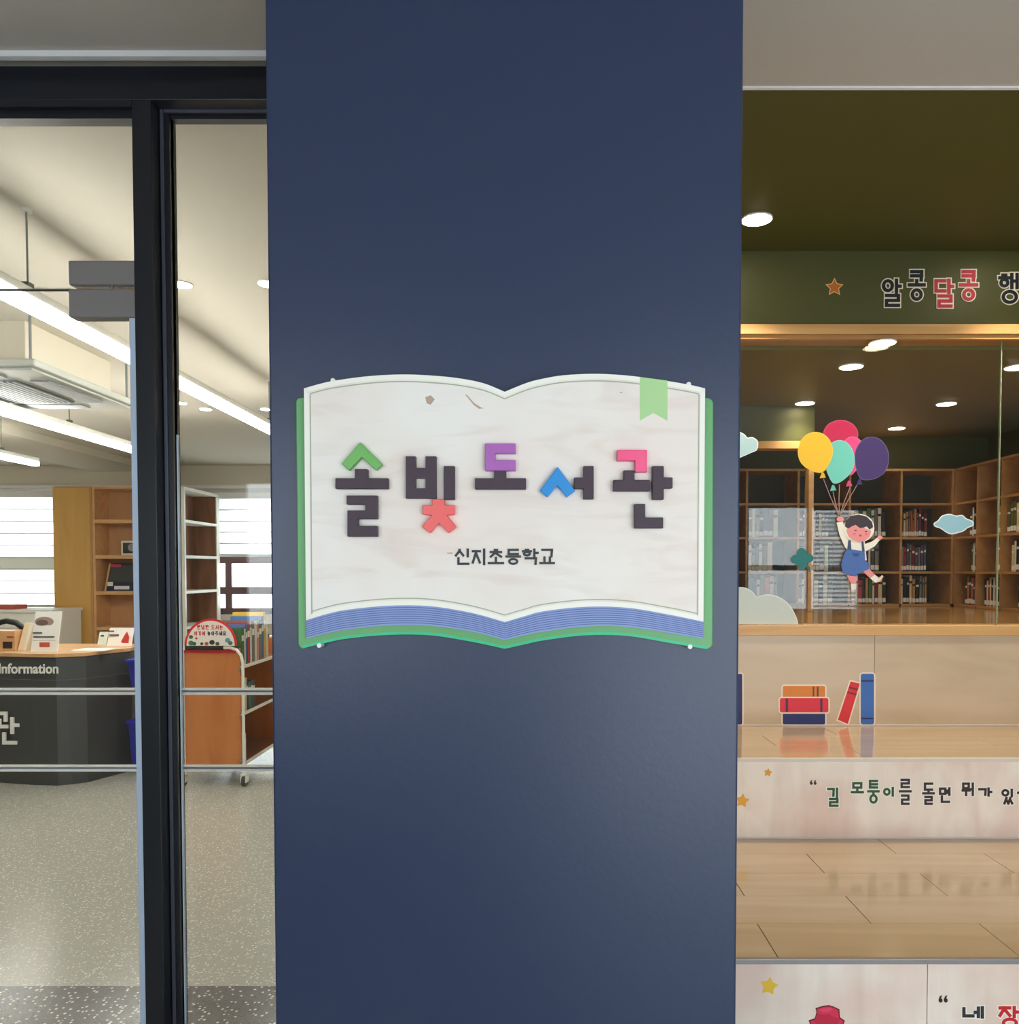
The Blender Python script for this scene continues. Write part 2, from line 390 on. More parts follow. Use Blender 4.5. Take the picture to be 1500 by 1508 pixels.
def syll(I, V, Fn, x0, y0, x1, y1):
    st, rg = [], []
    Wd, H = x1 - x0, y1 - y0
    def P(b, u, v): return (x0 + Wd * (b[0] + (b[2]-b[0]) * u), y0 + H * (b[1] + (b[3]-b[1]) * v))
    def con(c, b):
        for s in CONS[c]: st.append([P(b, u, v) for u, v in s])
        if c == 'ㅇ': rg.append((*P(b, .5, .5), abs(b[2]-b[0])*Wd/2, abs(b[3]-b[1])*H/2))
        if c == 'ㅎ': rg.append((*P(b, .5, .7), abs(b[2]-b[0])*Wd*.38, abs(b[3]-b[1])*H*.3))
    def vv(v, b):
        L = {'ㅣ': [[(.5,0),(.5,1)]], 'ㅏ': [[(.2,0),(.2,1)],[(.2,.5),(1,.5)]], 'ㅓ': [[(.8,0),(.8,1)],[(0,.5),(.8,.5)]],
             'ㅕ': [[(.8,0),(.8,1)],[(0,.35),(.8,.35)],[(0,.68),(.8,.68)]],
             'ㅔ': [[(.45,.05),(.45,.95)],[(1,0),(1,1)],[(0,.5),(.45,.5)]], 'ㅐ': [[(.1,0),(.1,1)],[(.85,0),(.85,1)],[(.1,.5),(.85,.5)]],
             'ㅗ': [[(0,1),(1,1)],[(.5,0),(.5,1)]], 'ㅛ': [[(0,1),(1,1)],[(.3,0),(.3,1)],[(.7,0),(.7,1)]],
             'ㅜ': [[(0,0),(1,0)],[(.5,0),(.5,1)]], 'ㅡ': [[(0,.5),(1,.5)]]}[v]
        for s in L: st.append([P(b, a, c) for a, c in s])
    if V in 'ㅣㅏㅓㅕㅔㅐ':
        w = .5 if V in 'ㅔㅐ' else .54
        if Fn: con(I, (0.02,.0,w,.40)); vv(V, (.73 if w > .51 else .62,-.02,1,.46)); con(Fn, (.2,.6,.9,1))
        else: con(I, (0.02,.1,w,.9)); vv(V, (.73 if w > .51 else .62,-.02,1,1.02))
    elif V in 'ㅗㅛㅜㅡ':
        if Fn: con(I, (.16,0,.84,.3)); vv(V, {'ㅡ': (0,.38,1,.58), 'ㅜ': (0,.48,1,.6), 'ㅗ': (0,.33,1,.48), 'ㅛ': (0,.33,1,.48)}[V]); con(Fn, (.2,.66,.8,1))
        else: con(I, (.14,0,.86,.46)); vv(V, {'ㅡ': (0,.7,1,.9), 'ㅜ': (0,.66,1,1)}.get(V, (0,.55,1,.95)))
    elif V == 'ㅝ':
        con(I, (.05,0,.55,.4)); vv('ㅜ', (0,.6,.62,1)); vv('ㅓ', (.6,0,1,1))
    elif V == 'ㅘ':
        b = .5 if Fn else .9
        con(I, (.05,0,.55,b*.5)); vv('ㅗ', (0,b*.65,.6,b)); vv('ㅏ', (.7,-.02,1,b+.1))
        if Fn: con(Fn, (.25,.7,.9,1))
    return st, rg
def lettering(ch, box, w, Y, face, outline=None, ow=0, parent=None, name='syllable', depth=.0012, lift=.0012, label=None):
    """one syllable as a part: cream outline plate with the coloured strokes on it"""
    st, rg = syll(*ch, box[0] + w/2, box[1] + w/2, box[2] - w/2, box[3] - w/2)
    mb = MB()
    if outline is not None:
        for s in st: mb.stroke(s, w + 2 * ow, Y - depth, depth, 1)
        for r in rg: mb.ring(*r, w + 2 * ow, Y - depth, depth, 1)
    y2 = Y - depth * (1 if outline is not None else 0) - lift
    for s in st: mb.stroke(s, w, y2, lift, 0)
    for r in rg: mb.ring(*r, w, y2, lift, 0)
    o = mb.build(name, [face, outline if outline is not None else face], parent)
    if label: o['label'] = label
    return o

# ------------------------------------------------------------------ setting
YP, YG = 1.485, 2.39           # pillar face, shop-front plane
Y1, Y2, Y3 = 2.12, 3.09, 3.75  # fronts of the three seating tiers
CEIL, LIBC = 2.99, 3.025
BACK = 11.6
NFLOOR, NCEIL, YS = 1.275, 2.58, 6.0   # reading nook floor, ceiling, shelf front
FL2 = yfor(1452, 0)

struct('floor', MB().box(-8, 5.2, REAR - .2, YG - .3, -.12, 0), M['floor_lib'], 'pale speckled terrazzo floor of the corridor', 'floor')
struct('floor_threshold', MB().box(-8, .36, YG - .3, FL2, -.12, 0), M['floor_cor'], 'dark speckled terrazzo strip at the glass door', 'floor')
struct('floor_library', MB().box(-8, .36, FL2, BACK, -.12, 0), M['floor_lib'], 'pale speckled terrazzo floor of the library behind the glass', 'floor')
struct('ceiling', MB().box(-8, .36, REAR - .2, YG + .1, CEIL, CEIL + .12).box(.36, 5.2, REAR - .2, 2.5, CEIL, CEIL + .12), M['ceil'], 'grey white corridor ceiling above the pillar', 'ceiling')
struct('ceiling_green', MB().box(.36, 3.5, 2.5, Y3 + .13, CEIL, CEIL + .12), M['green'], 'dark olive green ceiling over the seating steps', 'ceiling')
struct('ceiling_library', MB().box(-8, -.2, YG + .1, BACK, LIBC, LIBC + .12), M['cream_ceil'], 'cream painted library ceiling with hanging lamps', 'ceiling')
M['green_nook'] = mat('olive_nook_paint', (118, 106, 36), .5, vary=.04, scale=8)
struct('ceiling_nook', MB().box(.36, 3.5, Y3 + .13, 6.6, NCEIL, NCEIL + .1), M['green_nook'], 'low olive green ceiling of the reading nook with downlights', 'ceiling')
struct('trim_1', MB().box(-8, -.49, YG - .07, YG - .05, CEIL - .016, CEIL), M['white_trim'], 'white shadow trim between ceiling and black door frame', 'trim')
struct('trim_2', MB().box(.366, 3.5, 2.488, 2.5, CEIL - .005, CEIL), M['white_trim'], 'thin pale trim where corridor ceiling meets green ceiling', 'trim')
xl, xr = xat(398.5, YP), xat(1088.5, YP)
pillar = struct('pillar', MB().box(xl, xr, YP, 2.1, 0, CEIL), M['navy'], 'wide navy blue painted pillar carrying the book shaped sign', 'pillar', .004)
struct('wall_partition', MB().box(-.2, .355, 2.1, BACK, 0, LIBC), M['cream'], 'partition wall behind the navy pillar', 'wall')
struct('wall_left', MB().box(-8.2, -8, REAR - .2, BACK + .2, 0, LIBC + .1), M['cream'], 'cream side wall of the library', 'wall')
struct('wall_right', MB().box(3.5, 3.65, 2.5, 6.6, 0, CEIL), M['green'], 'green side wall beyond the seating steps', 'wall')
struct('wall_corridor', MB().box(5.2, 5.35, REAR - .2, 2.6, 0, CEIL).box(3.65, 5.2, 2.5, 2.6, 0, CEIL), M['corridor'], 'pale end wall of the corridor', 'wall')
struct('wall_nook', MB().box(.36, 3.5, 6.4, 6.6, 0, NCEIL), M['green'], 'olive green rear wall above the nook bookcase', 'wall')
zb0, zb1 = zat(500, Y3), zat(479, Y3)
struct('wall_header', MB().box(.36, 3.5, Y3, Y3 + .13, zb1, CEIL), M['green'], 'green header wall with the cheerful lettering', 'wall')

# rear corridor wall and its windows, seen only as reflections; low row added for light
wr = MB()
wz0, wz1 = 1.05, 2.3
wr.box(-8, 5.2, REAR - .2, REAR, 0, .12).box(-8, 5.2, REAR - .2, REAR, .98, wz0).box(-8, 5.2, REAR - .2, REAR, wz1, CEIL)
spans = [(-2.45, -.55), (.3, 2.24), (2.32, 3.66)]
xs = [-8] + [v for s in spans for v in s] + [5.2]
for i in range(0, len(xs), 2): wr.box(xs[i], xs[i+1], REAR - .2, REAR, wz0, wz1).box(xs[i], xs[i+1] if i else xs[2], REAR - .2, REAR, .12, .98)
struct('wall_rear', wr, M['corridor'], 'pale corridor wall with windows opposite the pillar', 'wall')
def window(name, x0, x1, y, z0, z1, m, label, rails=(), posts=(), t=.05, d=.06, pane=True):
    w = thing(name, label, 'window', ((x0+x1)/2, y, z0), None, 'structure')
    fr = MB().box(x0, x1, y, y+d, z0, z0+t).box(x0, x1, y, y+d, z1-t, z1).box(x0, x0+t, y, y+d, z0+t, z1-t).box(x1-t, x1, y, y+d, z0+t, z1-t)
    fr.build('window_frame', m, w, .003)
    for r in rails: MB().box(x0+t, x1-t, y+.005, y+d-.005, r-t*.6, r+t*.6).build('rail', m, w)
    for p in posts: MB().box(p-t*.5, p+t*.5, y+.008, y+d-.008, z0+t, z1-t).build('mullion', m, w)
    if pane: MB().box(x0+t, x1-t, y+d*.5, y+d*.5+.006, z0+t, z1-t).build('pane', M['glass'], w)
    return w
for i, (a, b) in enumerate(spans):
    window('window_%d' % (i + 4), a, b, REAR - .12, wz0, wz1, M['white_trim'],
           ['corridor window left of the photographer', 'corridor window behind the photographer', 'corridor window with blind, reflected beside the balloon boy'][i],
           rails=(1.57,), posts=((a+b)/2,) if i < 2 else (3.065,))
for i, (a, b) in list(enumerate(spans))[1:]:  # unseen low windows, added to brighten the lower pillar and floor
    window('window_%d' % (i + 8), a, b, REAR - .12, .12, .98, M['white_trim'], ['low corridor light left of the photographer', 'low corridor light behind the photographer', 'low corridor light under the reflected blind'][i], posts=((a+b)/2,))
bl = thing('venetian_blind', 'white venetian blind half lowered in the reflected corridor window', 'blind', (3.35, REAR - .04, 1.1))
MB().box(3.1, 3.63, REAR - .06, REAR - .02, 2.22, 2.26).build('head_rail', M['white_pl'], bl)
for k in range(22):
    z = 1.12 + k * .05
    MB().prism([(3.11, REAR-.055, z), (3.62, REAR-.055, z), (3.62, REAR-.025, z+.022), (3.11, REAR-.025, z+.022)],
               [(3.11, REAR-.055, z+.002), (3.62, REAR-.055, z+.002), (3.62, REAR-.025, z+.024), (3.11, REAR-.025, z+.024)]).build('slat', M['blind'], bl)

# ------------------------------------------------------------------ shop front: sidelight window_1 and glass door door_1
zf_top = zat(118, YG)
xm0, xm1 = xat(204, YG), xat(232, YG)
win1 = thing('window_1', 'black framed glass sidelight between door and navy pillar', 'window', ((xm0 - .8) / 2, YG, 0), None, 'structure')
MB().box(-3.2, -.49, YG, YG + .1, zat(147, YG), CEIL).build('header', M['frame'], win1, .002)
MB().box(xm0, xm1, YG, YG + .055, 0, zat(147, YG)).build('mullion', M['frame'], win1, .002)
xi0, xi1 = xat(246, YG + .055), xat(258, YG + .055)
yi = YG + .055
MB().box(xi0 - .06, xi1, yi, yi + .03, 0, zat(160, yi)).build('side_frame', M['frame'], win1, .001)
MB().box(xi0 - .06, -.49, yi, yi + .03, zat(167, yi), zat(147, YG)).build('top_frame', M['frame'], win1, .001)
MB().box(xi0 + .012, -.49, yi - .006, yi, zat(167, yi), zat(160.5, yi)).box(xi0, xi0 + .010, yi - .006, yi, 0, zat(160.5, yi)).build('glazing_bead', M['frame_grey'], win1)
xg0 = xat(263, yi + .03)
MB().box(xi1, xg0, yi + .01, yi + .045, 0, zat(167, yi)).box(xg0, -.49, yi + .01, yi + .04, zat(178, yi + .02), zat(167, yi)).build('inner_bead', M['frame'], win1)
MB().box(xat(262, yi), xat(263.8, yi), yi + .002, yi + .012, 0, zat(640, yi)).build('seal', M['aluminium'], win1)
yg2 = yi + .03
MB().box(xg0 - .004, -.47, yg2, yg2 + .008, .02, zat(176, yg2)).build('pane', M['glass'], win1)
for py in (1018, 1131):
    st = MB().box(xat(264, yg2), -.49, yg2 - .0012, yg2, zat(py + 5.2, yg2), zat(py - 5.2, yg2)).build('safety_stripe', M['stripe'], win1)
    MB().box(xat(265, yg2), -.492, yg2 - .0018, yg2 - .0012, zat(py + 1.4, yg2), zat(py - 1.6, yg2)).build('stripe_core', M['stripe_blue'], st)
yd = YG + .03
door = thing('door_1', 'frameless glass entrance door with grey corner fittings', 'door', (-1.9, yd, 0), None, 'structure')
zj = zat(425, yd)
MB().box(-3.2, xm0, yd - .012, yd + .03, zat(178, yd), zat(164, yd)).build('transom_channel', M['frame'], door)
MB().box(-3.2, xm0, yd - .014, yd + .02, zat(164, yd), zat(157, yd)).build('glazing_bead', M['frame_grey'], door)
MB().box(-3.2, xm0, YG, yd - .014, zat(157, YG), zat(147, YG)).build('door_head', M['frame'], door)
MB().box(-3.2, xm0 - .001, yd, yd + .012, zj + .004, zat(177, yd)).build('transom_pane', M['glass'], door)
xe0, xe1 = xat(200.5, yd), xat(207, yd)
MB().box(-3.2, xe0, yd, yd + .012, .02, zj - .004).build('pane', M['glass'], door)
MB().box(-3.2, xat(112, yd), yd - .001, yd + .013, zj - .004, zj - .0005).build('glass_edge', M['dgrey_pl'], door)
pt = MB().box(xat(112, yd), xm0, yd - .016, yd + .028, zat(422, yd), zat(386, yd)).build('patch_fitting', M['patch'], door, .006, seg=3)
MB().cyl((xat(173, yd), yd - .005, zj - .006), (xat(173, yd), yd - .005, zj + .008), .006).build('pivot_pin', M['chrome'], pt)
MB().box(xat(112, yd), xm0, yd - .018, yd + .03, zat(470, yd), zat(428, yd)).build('patch_fitting', M['patch'], door, .006, seg=3)
MB().box(xe0, xat(212.5, yd - .02), yd - .02, yd + .004, .02, zat(471, yd)).build('edge_profile', M['aluminium'], door, .002)
for py in (1018, 1131):
    st = MB().box(-3.2, xe0 - .001, yd - .0012, yd, zat(py + 5.2, yd), zat(py - 5.2, yd)).build('safety_stripe', M['stripe'], door)
    MB().box(-3.2, xe0 - .003, yd - .0018, yd - .0012, zat(py + 1.4, yd), zat(py - 1.6, yd)).build('stripe_core', M['stripe_blue'], st)
struct('wall_shopfront', MB().box(-8, -3.2, YG, YG + .1, 0, CEIL), M['corridor'], 'wall left of the glass door', 'wall')

# ------------------------------------------------------------------ book-shaped sign on the pillar
sign = thing('book_sign', 'open book shaped wooden sign with colourful raised lettering on navy pillar', 'sign', (xat(743, YP), YP, zat(955, YP)))
topL = [(447.4,572),(470,565.5),(493,560.5),(542,554),(591,551.4),(634,553),(675,557),(712,564.5),(743,577)]
topR = [(743,577),(775,564),(800,557.5),(831,552.5),(877,550.5),(923,553),(969,559),(1014,566.5),(1038,572)]
midL = [(450.5,913.4),(480,904.5),(511,898),(572,892),(633,892.7),(694,902.5),(743,916)]
midR = [(743,916),(772,907.5),(801,900),(862,893.6),(923,895),(984,905),(1035.5,915.5)]
lowL = [(451,940.5),(480,933),(511,927),(572,921),(633,921.6),(694,930),(743,942.5)]
lowR = [(743,942.5),(772,935.5),(801,930),(862,922.6),(923,923),(984,932),(1035,940.5)]
botL = [(445,955),(478,947),(511,940.5),(572,935),(633,935.6),(694,945),(743,955.5)]
botR = [(743,955.5),(772,949),(801,943),(862,935.6),(923,936.5),(984,946.5),(1041,956)]
sm = lambda a: smooth_line(a, 5)
top = sm(topL)[:-1] + sm(topR); mid = sm(midL)[:-1] + sm(midR); low = sm(lowL)[:-1] + sm(lowR); bot = sm(botL)[:-1] + sm(botR)
cover = [(435.5,592),(437,587.5),(442,585.5),(520,585.5),(965,586),(1043,586),(1048.5,589),(1050,594),(1049,949),(1046.5,953.5),(1041,956)] + bot[::-1][1:] + [(441,953),(439,948)]
yc = YP - .018
MB().poly(cover, yc, .018, 0, 1).build('cover', [M['sign_green'], M['sign_teal']], sign, .0015)
MB().strip([(x, y - 4.2) for x, y in bot], bot, yc - .0004, .0004).build('lower_lip', M['sign_teal'], sign)['label'] = 'bright teal lower lip'
yb = YP - .024
pageblk = MB().poly(mid + low[::-1], yb, .006).build('page_block', M['sign_blue'], sign)
ln = MB()
for k in range(1, 9):
    t = k / 9.0
    a = [(m[0]*(1-t)+l[0]*t, m[1]*(1-t)+l[1]*t) for m, l in zip(mid, low)]
    ln.strip([(x, y - .65) for x, y in a], [(x, y + .65) for x, y in a], yb - .0004, .0004)
ln.build('page_edges', M['sign_line'], pageblk)
yw = YP - .030
board = MB().poly(top + mid[::-1], yw, .0065, 0, 1).build('page_board', [M['sign_wood'], M['sign_white']], sign, .0008)
# pale border and sage inlay line around the board
def offs(a, dy, xl_, xr_): return [(min(max(x, xl_), xr_), y + dy) for x, y in a]
gt = offs(top, 9.5, 456.5, 1029); gm = offs(mid, -9.5, 459, 1026.5)
br = MB().strip(top, offs(top, 7, 455, 1031), yw - .0003, .0003).strip(offs(mid, -7, 457.5, 1028.5), mid, yw - .0003, .0003)
br.poly([(447.4,572),(455,578),(457.5,906),(450.5,913.4)], yw - .0003, .0003).poly([(1038,572),(1031,578),(1028.5,908),(1035.5,915.5)], yw - .0003, .0003)
br.build('border', M['sign_white'], board)
gl = MB().strip(gt, [(x, y + 1.7) for x, y in gt], yw - .0006, .0006).strip([(x, y - 1.6) for x, y in gm], gm, yw - .0006, .0006)
gl.poly([(455.7,581),(457.3,581),(459.8,904),(458.2,904)], yw - .0006, .0006).poly([(1028.3,581),(1029.9,581),(1027.4,906),(1025.8,906)], yw - .0006, .0006)
gl.build('inlay_line', M['sign_groove'], board)
MB().poly([(942,555.2),(982.5,560.5),(982.5,619.5),(962,608),(942,619.5)], yw - .0008, .0008).build('bookmark', M['mark'], sign)
for p in ([(626,585),(634,582),(640,588),(634,596),(628,594)], [(685,581.5),(687,581),(698,593.5),(709,600.5),(713,601),(705,602),(697,596)], ell(914.5,578,1.7,1.2,10)):
    MB().poly(p, yw - .0002, .0002).build('knot_mark', M['knot'], board)
for px, py in ((494, 564), (1011, 569.5), (474, 949), (1013, 951)):
    x, z = at(px, py, YP)
    MB().cyl((x, YP - .020, z), (x, YP, z), .0042, 12).build('mounting_clip', M['white_pl'], sign)
def zz(a): return [(480 + x / 2.83, 620 + y / 2.83) for x, y in a]
yl = YP - .044
pieces = [('L_green', 'green roof stroke', [(142,88),(234,181),(207,205),(148,150),(95,205),(64,178)]),
 ('L_dark', None, [(120,200),(172,200),(172,238),(258,238),(258,282),(38,282),(38,238),(120,238)]),
 ('L_dark', None, [(85,310),(213,310),(213,408),(132,408),(132,437),(213,437),(213,482),(88,482),(88,372),(163,372),(163,348),(85,348)]),
 ('L_dark', None, [(490,187),(535,187),(535,327),(490,327)]),
 ('L_red', 'coral red star like stroke', [(442,325),(492,325),(494,350),(536,350),(536,390),(503,393),(543,441),(510,467),(470,425),(432,467),(398,440),(440,393),(402,390),(402,350),(442,350)]),
 ('L_purple', 'orchid purple stroke', [(662,93),(790,93),(790,135),(705,135),(705,162),(790,162),(790,207),(662,207)]),
 ('L_dark', None, [(700,207),(750,207),(750,238),(833,238),(833,284),(620,284),(620,238),(700,238)]),
 ('L_blue', 'azure blue stroke', [(965,190),(1038,290),(1003,317),(963,268),(922,317),(890,290)]),
 ('L_dark', None, [(1072,187),(1115,187),(1115,325),(1072,325),(1072,282),(1033,282),(1033,235),(1072,235)]),
 ('L_pink', 'rose pink stroke', [(1213,120),(1337,120),(1337,213),(1288,213),(1288,165),(1213,165)]),
 ('L_dark', None, [(1240,205),(1285,205),(1285,245),(1350,245),(1350,292),(1197,292),(1197,245),(1240,245)]),
 ('L_dark', None, [(1360,187),(1407,187),(1407,235),(1444,235),(1444,280),(1407,280),(1407,327),(1360,327)]),
 ('L_dark', None, [(1285,345),(1330,345),(1330,402),(1405,402),(1405,447),(1285,447)])]
for m, lab, pts in pieces:
    o = MB().poly(zz(pts), yl, yw - yl).build('letter_piece', M[m], sign, .0012)
    if lab: o['label'] = lab
bp = MB()
for q in ([(332,147),(372,147),(372,322),(332,322)], [(414,147),(458,147),(458,322),(414,322)], [(372,195),(414,195),(414,237),(372,237)], [(372,280),(414,280),(414,322),(372,322)]):
    bp.poly(zz(q), yl, yw - yl)
bp.build('letter_piece', M['L_dark'], sign)
small = [(('ㅅ','ㅣ','ㄴ'),669,693),(('ㅈ','ㅣ',None),694,717),(('ㅊ','ㅗ',None),718,742),(('ㄷ','ㅡ','ㅇ'),744,767),(('ㅎ','ㅏ','ㄱ'),768,793),(('ㄱ','ㅛ',None),794,817)]
for ch, a, b in small:
    lettering(ch, (a, 808 if ch[2] or ch[0] != 'ㅊ' else 809, b, 832), 3.4, yw, M['ink'], None, 0, sign, 'small_syllable', .0015, .0015)
MB().poly([(658,814),(666,813.4),(666,815.6),(658,815.4)], yw - .0003, .0003).build('dash', M['knot'], sign)

# ------------------------------------------------------------------ seating tiers on the right
XL, XR = .368, 3.494
h1, h2 = zat(1413, Y1), zat(1117, Y2)
h3 = zat(921, Y3)
def tier(name, label, y0, y1, z, z0, rows, joints, panels, mriser, nose, mplank, gap=.0022, kx=XR):
    t = thing(name, label, 'step', ((XL + kx) / 2, y0, z0))
    MB().box(XL, kx, y0 + .02, y1, z0, z - .016).build('core', M['joint'], t)
    xs = [XL] + panels + [kx]
    for i in range(len(xs) - 1):
        MB().box(xs[i] + (.0012 if i else 0), xs[i+1] - .0012, y0, y0 + .0195, z0, z - .012).build('riser_panel', mriser, t)
    MB().box(XL, kx, y0 - .003, y0 + .012, z - .012, z + .001).build('nosing', nose, t, .001)
    for (ya, yb2), js in zip(rows, joints):
        xx = [XL] + [j for j in js if XL < j < kx] + [kx]
        for i in range(len(xx) - 1):
            MB().box(xx[i] + gap / 2, xx[i+1] - gap / 2, ya + .0008, yb2 - .0004, z - .0158, z).build('plank', mplank, t, .0008, seg=1)
    return t
def jrow(pts, z): return [at(px, py, yfor(py, z))[0] for px, py in pts]
r1 = [yfor(p, h1) for p in (1360, 1319.5, 1286, 1257)]
rows1 = [(Y1 + .0125, r1[0]), (r1[0], r1[1]), (r1[1], r1[2]), (r1[2], r1[3]), (r1[3], Y2 - .007)]
j1 = [jrow([(1130,1385),(1472,1385)], h1), jrow([(1263,1339)], h1), jrow([(1087,1305),(1375,1303)], h1), jrow([(1200,1271),(1472,1272)], h1), jrow([(1303,1244)], h1)]
j1 = [a + [a[-1] + .9 * (k + 1) for k in range(3)] for a in j1]
t1 = tier('seating_step', 'lowest maple seating step with red rose decal and planked tread', Y1, Y2 - .007, h1, 0, rows1, j1, [xat(1365, Y1, 1450), 2.2], M['maple'], M['nosing_grey'], M['plank'])
r2 = [Y2 + .0125, yfor(1099, h2), yfor(1083, h2), Y3 - .012]
j2 = [jrow([(1262,1108)], h2), jrow([(1131,1090)], h2), jrow([(1222,1077)], h2)]
j2 = [a + [a[-1] + .9 * (k + 1) for k in range(3)] for a in j2]
t2 = tier('seating_step', 'middle seating step with a quotation on its pale riser', Y2, Y3 - .012, h2, 0, [(r2[0], r2[1]), (r2[1], r2[2]), (r2[2], r2[3])], j2, [2.1], M['maple'], M['nosing'], M['plank'])
t3 = thing('nook_platform', 'tall top tier under the glass with painted book stickers', 'platform', ((XL+XR)/2, Y3, 0))
MB().box(XL, XR, Y3 + .02, 6.394, 0, NFLOOR - .02).build('core', M['joint'], t3)
xj = xat(1287, Y3, 1000); zc = zat(936, Y3)
for a, b in ((XL, xj - .001), (xj + .001, 2.35), (2.352, XR)): MB().box(a, b, Y3, Y3 + .02, h2, zc).build('riser_panel', M['maple_up'], t3)
MB().box(XL, XR, Y3 - .008, Y3 + .12, zc, h3).build('cap_board', M['beam'], t3, .003)
MB().box(XL, XR, Y3 - .010, Y3 - .0005, h2 + .0005, h2 + .006).build('bottom_trim', M['nosing'], t3)
for k in range(5):
    ya = Y3 + .121 + k * (6.394 - Y3 - .121) / 5; ye = Y3 + .119 + (k + 1) * (6.394 - Y3 - .121) / 5
    MB().box(XL, XR, ya, ye, NFLOOR - .02, NFLOOR).build('plank', M['nook_floor'], t3)
MB().box(XL, XR, Y2 - .006, Y2 - .0005, h1 + .0005, h1 + .006).build('bottom_trim', M['nosing'], t2)

# glass above the tiers
trim3 = thing('trim_3', 'golden pine beam below the green header wall', 'trim', (1.9, Y3, zb0), None, 'structure')
zbm = zat(493.5, Y3)
MB().box(XL, XR, Y3 - .02, Y3 + .13, zbm, zb1).build('beam_board', M['beam'], trim3, .002)
MB().box(XL, XR, Y3 - .006, Y3 + .11, zb0, zbm).build('glazing_bead', M['case'], trim3, .002)
YGL = Y3 + .03
win2 = thing('window_2', 'frameless interior glass of the reading nook with stickers', 'window', (1.9, YGL, h3), None, 'structure')
xk = xat(1473, YGL, 600)
MB().box(XL + .001, xk - .0015, YGL, YGL + .01, h3, zb0).build('pane', M['glass'], win2)
MB().box(xk + .0015, XR - .002, YGL, YGL + .01, h3, zb0).build('pane', M['glass'], win2)
MB().box(xk - .0018, xk + .0018, YGL - .001, YGL + .011, h3, zb0).build('silicone_joint', M['glass_edge'], win2)

# ------------------------------------------------------------------ lettering and stickers on tiers, header and glass
def conv(o, k): return lambda a, b, c, d: (o[0] + a / k, o[1] + b / k, o[0] + c / k, o[1] + d / k)
cream = flat((250, 240, 216)); paperw = flat((250, 246, 238))
bk = flat((20, 24, 30)); rd = flat((206, 38, 62)); grn = flat((30, 84, 42)); brn = flat((50, 26, 26))
c3 = conv((1080, 360), 3.571)
hd = thing('header_lettering', 'black and red cheerful Korean lettering with cream edges on green header', 'lettering', (xat(1400, Y3), Y3, zat(455, Y3)))
yh = Y3 - .004
for ch, b, m in ((('ㅇ','ㅏ','ㄹ'), (778,182,884,328), bk), (('ㅋ','ㅗ','ㅇ'), (916,134,1010,296), bk), (('ㄷ','ㅏ','ㄹ'), (1055,182,1160,332), rd), (('ㅋ','ㅗ','ㅇ'), (1186,134,1286,296), rd), (('ㅎ','ㅐ','ㅇ'), (1390,152,1505,312), bk)):
    lettering(ch, c3(*b), 4.7, Y3, m, cream, 1.7, hd, depth=.004, lift=.003, label='red syllable with cream edge' if m is rd else None)
def decal_star(name, label, cx, cy, r, Y, rgb, edge=None, rot=-90, inner=.5, group=None):
    mb = MB()
    if edge: mb.poly(star_pts(cx, cy, r * 1.22, rot, inner), Y - .001, .001, 1)
    mb.poly(star_pts(cx, cy, r, rot, inner), Y - (.002 if edge else .001), .001, 0)
    return tag(mb.build(name, [flat(rgb), flat(edge) if edge else flat(rgb)]), label, 'sticker', group)
decal_star('star_sticker', 'brown orange star with cream edge on green header wall', 1228.4, 423, 11.5, Y3, (204, 112, 36), (244, 206, 140), -90, .5)
decal_star('star_sticker', 'tiny orange star at upper left of the quotation riser', 1130.4, 1137.8, 6.6, Y2, (236, 166, 56), None, -80, .55)
decal_star('star_sticker', 'orange star beside the pillar on the quotation riser', 1092.6, 1179.3, 10.8, Y2, (240, 172, 56), None, -82, .55)
decal_star('star_sticker', 'yellow star above the red rose on the lowest riser', 1132, 1452.5, 14, Y1, (238, 196, 62), None, -80, .58)
c6 = conv((1080, 860), 3.571)
q2 = thing('quote_lettering', 'green and dark brown Korean quotation on the middle riser', 'lettering', (xat(1350, Y2), Y2, zat(1185, Y2)))
def quotes(box, Y, m, parent):
    mb = MB(); x0, y0, x1, y1 = box; w = (x1 - x0)
    for k in (0, .55):
        cx = x0 + w * (k + .22)
        mb.poly(ell(cx, y0 + (y1-y0)*.66, w*.2, (y1-y0)*.32, 12), Y - .001, .001)
        mb.poly([(cx - w*.2, y0+(y1-y0)*.6), (cx - w*.06, y0+(y1-y0)*.06), (cx + w*.16, y0), (cx + w*.02, y0+(y1-y0)*.4)], Y - .001, .001)
    return mb.build('quotation_mark', m, parent)
quotes(c6(400,1032,437,1057), Y2, brn, q2)
for ch, b, m in ((('ㄱ','ㅣ','ㄹ'), (490,1072,557,1172), grn), (('ㅁ','ㅗ',None), (615,1042,685,1104), grn), (('ㅌ','ㅜ','ㅇ'), (702,1030,768,1156), grn),
     (('ㅇ','ㅣ',None), (784,1068,850,1118), grn), (('ㄹ','ㅡ','ㄹ'), (868,1024,936,1162), brn), (('ㄷ','ㅗ','ㄹ'), (991,1044,1058,1162), brn), (('ㅁ','ㅕ','ㄴ'), (1078,1070,1143,1152), brn),
     (('ㅁ','ㅝ',None), (1198,1044,1268,1116), brn), (('ㄱ','ㅏ',None), (1284,1070,1360,1118), brn), (('ㅇ','ㅣ','ㅆ'), (1406,1078,1476,1160), brn), (('ㅇ','ㅡ','ㄹ'), (1490,1040,1560,1160), brn)):
    lettering(ch, c6(*b), 3.5, Y2 - .0004, m, paperw, 1.3, q2, depth=.0006, lift=.0006, label='dark green syllable' if m is grn else None)
c7 = conv((1080, 1100), 3.571)
q1 = thing('quote_lettering', 'black and red Korean quotation on the lowest riser', 'lettering', (xat(1450, Y1), Y1, zat(1515, Y1)))
quotes(c7(1077,1308,1127,1346), Y1, brn, q1)
